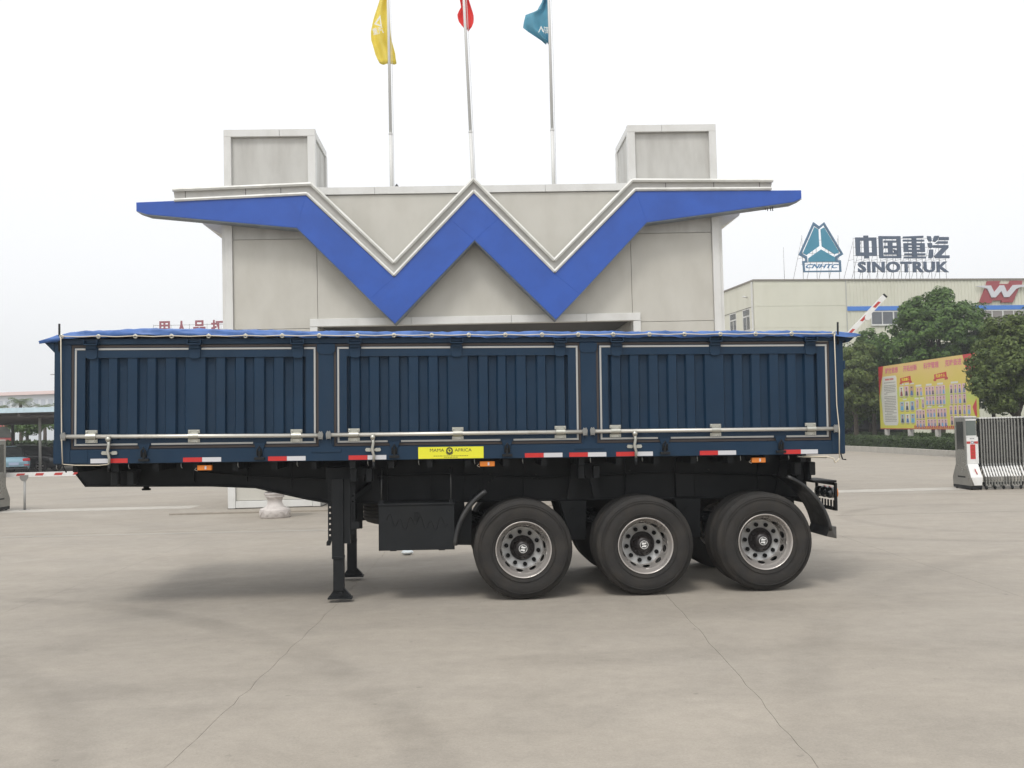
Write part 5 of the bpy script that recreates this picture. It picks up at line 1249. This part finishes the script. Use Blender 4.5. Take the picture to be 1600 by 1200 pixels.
# boundary planting and vehicles behind the carport
hedge('dark shrubs closing the back of the carport', -60, -6, 66.5, 68.5, 1.6, 20000, 41, sz=.2)
for i, (x, y) in enumerate(((-37,69),(-33.5,70),(-30.4,69.5),(-27.6,70.4),(-24.2,69.6))):
    tree(['first','second','third','fourth','fifth'][i] + ' small tree from the left in the row behind the carport', x, y, 2.2, [(0,0,2.9,1.3,1.2,.8)], 70, 40, .2, LEAF, 50+i, group='small trees behind the carport', trunk_r=.12)
def truck(label, x, y, rot, body, tank=None):
    e = empty('parked_truck', (x, y, 0), (0,0,rot)); tag(e, label, 'truck')
    MB().prism([(0,.55),(2.1,.55),(2.15,1.3),(2.0,1.9),(1.75,3.0),(.1,3.1),(0,3.0)], 'y', -1.2, 1.2).build('cab', body, e, bev=.06)
    MB().prism([(2.02,1.95),(1.80,2.85),(1.84,2.86),(2.06,1.96)], 'y', -1.05, 1.05).build('windscreen', darkglass, e)
    for s_ in (-1,1):
        MB().prism([(.6,1.75),(1.75,1.75),(1.55,2.65),(.6,2.65)], 'y', s_*1.202, s_*1.215).build('side_window', darkglass, e)
        MB().box(1.95,s_*1.25,1.6,2.12,s_*1.45,2.4).build('mirror', ink, e, bev=.03)
        MB().box(2.10,s_*.7,.75,2.18,s_*1.1,1.0).build('headlight', MATS['lamp_glass'], e)
        for xx in (1.2,-3.2,-4.5): MB().lathe([(0,0),(.25,0),(.48,-.02),(.52,.03),(.52,.28),(0,.3)], 24, 'y', c=(0,0,0)).build('wheel', rubber, e, (xx, s_*1.2, .52), rot=(0,0,0 if s_ < 0 else pi))
    MB().box(-5.5,-.45,.75,0,.45,1.0).build('chassis', chassis, e)
    MB().box(2.1,-1.2,.35,2.25,1.2,.72).build('bumper', body, e, bev=.03)
    if tank: MB().box(-5.4,-1.2,1.05,-.2,1.2,2.3).build('body', tank, e, bev=.05)
    return e
truck('dark blue truck cab seen between the small tree and the notice board', 22.1, 71.5, radians(-170), mat('truck_blue', (.03,.045,.16), .4), mat('truck_bed', (.05,.05,.06), .6))
truck('white truck behind the right gate cut by the picture edge', 22.6, 38.6, radians(-175), mat('truck_white', (.62,.63,.66), .4))
truck('red truck beyond the carport', -44.0, 84, radians(0), mat('truck_red', (.45,.05,.05), .4), MATS['truck_red'])
# orange part behind the board
# palms
PALM = leafmat('palm_fronds', (.06,.10,.045), (.17,.22,.11))
for i, (x, y, h) in enumerate(((-46.8,92,4.5),(-44.6,92,5.1),(-42.9,93,4.5),(-40.6,92,4.6),(-38.9,93,4.7),(-36.9,92,4.6),(-48.5,93,4.8),(-34.0,92,4.7))):
    e = empty('palm_tree', (x, y, 0)); tag(e, ['second','fourth','fifth','sixth','seventh','eighth','first','last'][i] + ' palm from the left in the row above the carport roof', 'palm', 'palms beyond the carport')
    MB().tube([(0,0,0),(.05,0,h*.5),(0,0,h)], [.2,.16,.14], 8).build('trunk', bark, e)
    m = MB(); rr = random.Random(i)
    for k in range(26):
        a = 2*pi*k/26+rr.random()*.3; el = rr.uniform(.1,1.2); Ln = rr.uniform(1.1,1.6)
        pts = [Vector((cos(a)*Ln*t*cos(el*.6), sin(a)*Ln*t*cos(el*.6), h+Ln*(t*sin(el)-.65*t*t))) for t in np.linspace(0,1,6)]
        side = Vector((-sin(a), cos(a), 0))
        for p, q in zip(pts, pts[1:]):
            for s_ in (-1,1):
                for w_ in (0,.5):
                    b_ = p.lerp(q, w_); m.add([b_, b_+(q-p)*.25, b_+side*s_*.46+(q-p)*.9-Vector((0,0,.12))], [(0,1,2)])
    m.build('frond_crown', PALM, e, recalc=False)
# utility mast far left
e = empty('utility_pole', (-71, 158, 0)); tag(e, 'thin distant pole standing above the white building roof', 'utility pole')
MB().tube([(0,0,0),(0,0,12.8)], .12, 6).build('pole', pole_m, e); MB().box(-.9,-.05,11.6,.9,.05,11.75).build('crossarm', pole_m, e)
# tree belt on the horizon, both sides (seen only from beside)
def belt(label, x0, x1, y, h, seed):
    r = np.random.default_rng(seed); n = 9000; P = np.stack([r.uniform(x0,x1,n), y+r.normal(0,2,n), np.zeros(n)],1)
    hh = h*(.6+.25*np.sin(P[:,0]*.13)+.15*np.sin(P[:,0]*.41+2)); P[:,2] = hh*r.random(n)**.6
    Nn = r.normal(size=(n,3)); Nn[:,2] += .5; Nn /= np.linalg.norm(Nn,axis=1)[:,None]
    me = leaf_mesh(P, Nn, 1.2, seed, .8); me.materials.append(LEAF); o = link('far_woodland', me); tag(o, label, 'woodland', kind='stuff')
belt('distant line of trees beyond the works', -30, 10, 190, 7, 61)
# ------------------------------------------------------------------ haze
hz = MB().box(-170,-42,-1.1,210,200,19.6).build('haze', bpy.data.materials.new('haze_air')); tag(hz, 'thin pale air over the whole yard', kind='stuff')
hm2 = hz.data.materials[0]; hm2.use_nodes = True; t = hm2.node_tree; t.nodes.clear()
pv = t.nodes.new('ShaderNodeVolumePrincipled'); pv.inputs['Color'].default_value = (.93,.95,.97,1); pv.inputs['Density'].default_value = .0011; pv.inputs['Anisotropy'].default_value = .2
ou_ = t.nodes.new('ShaderNodeOutputMaterial'); t.links.new(pv.outputs[0], ou_.inputs['Volume'])
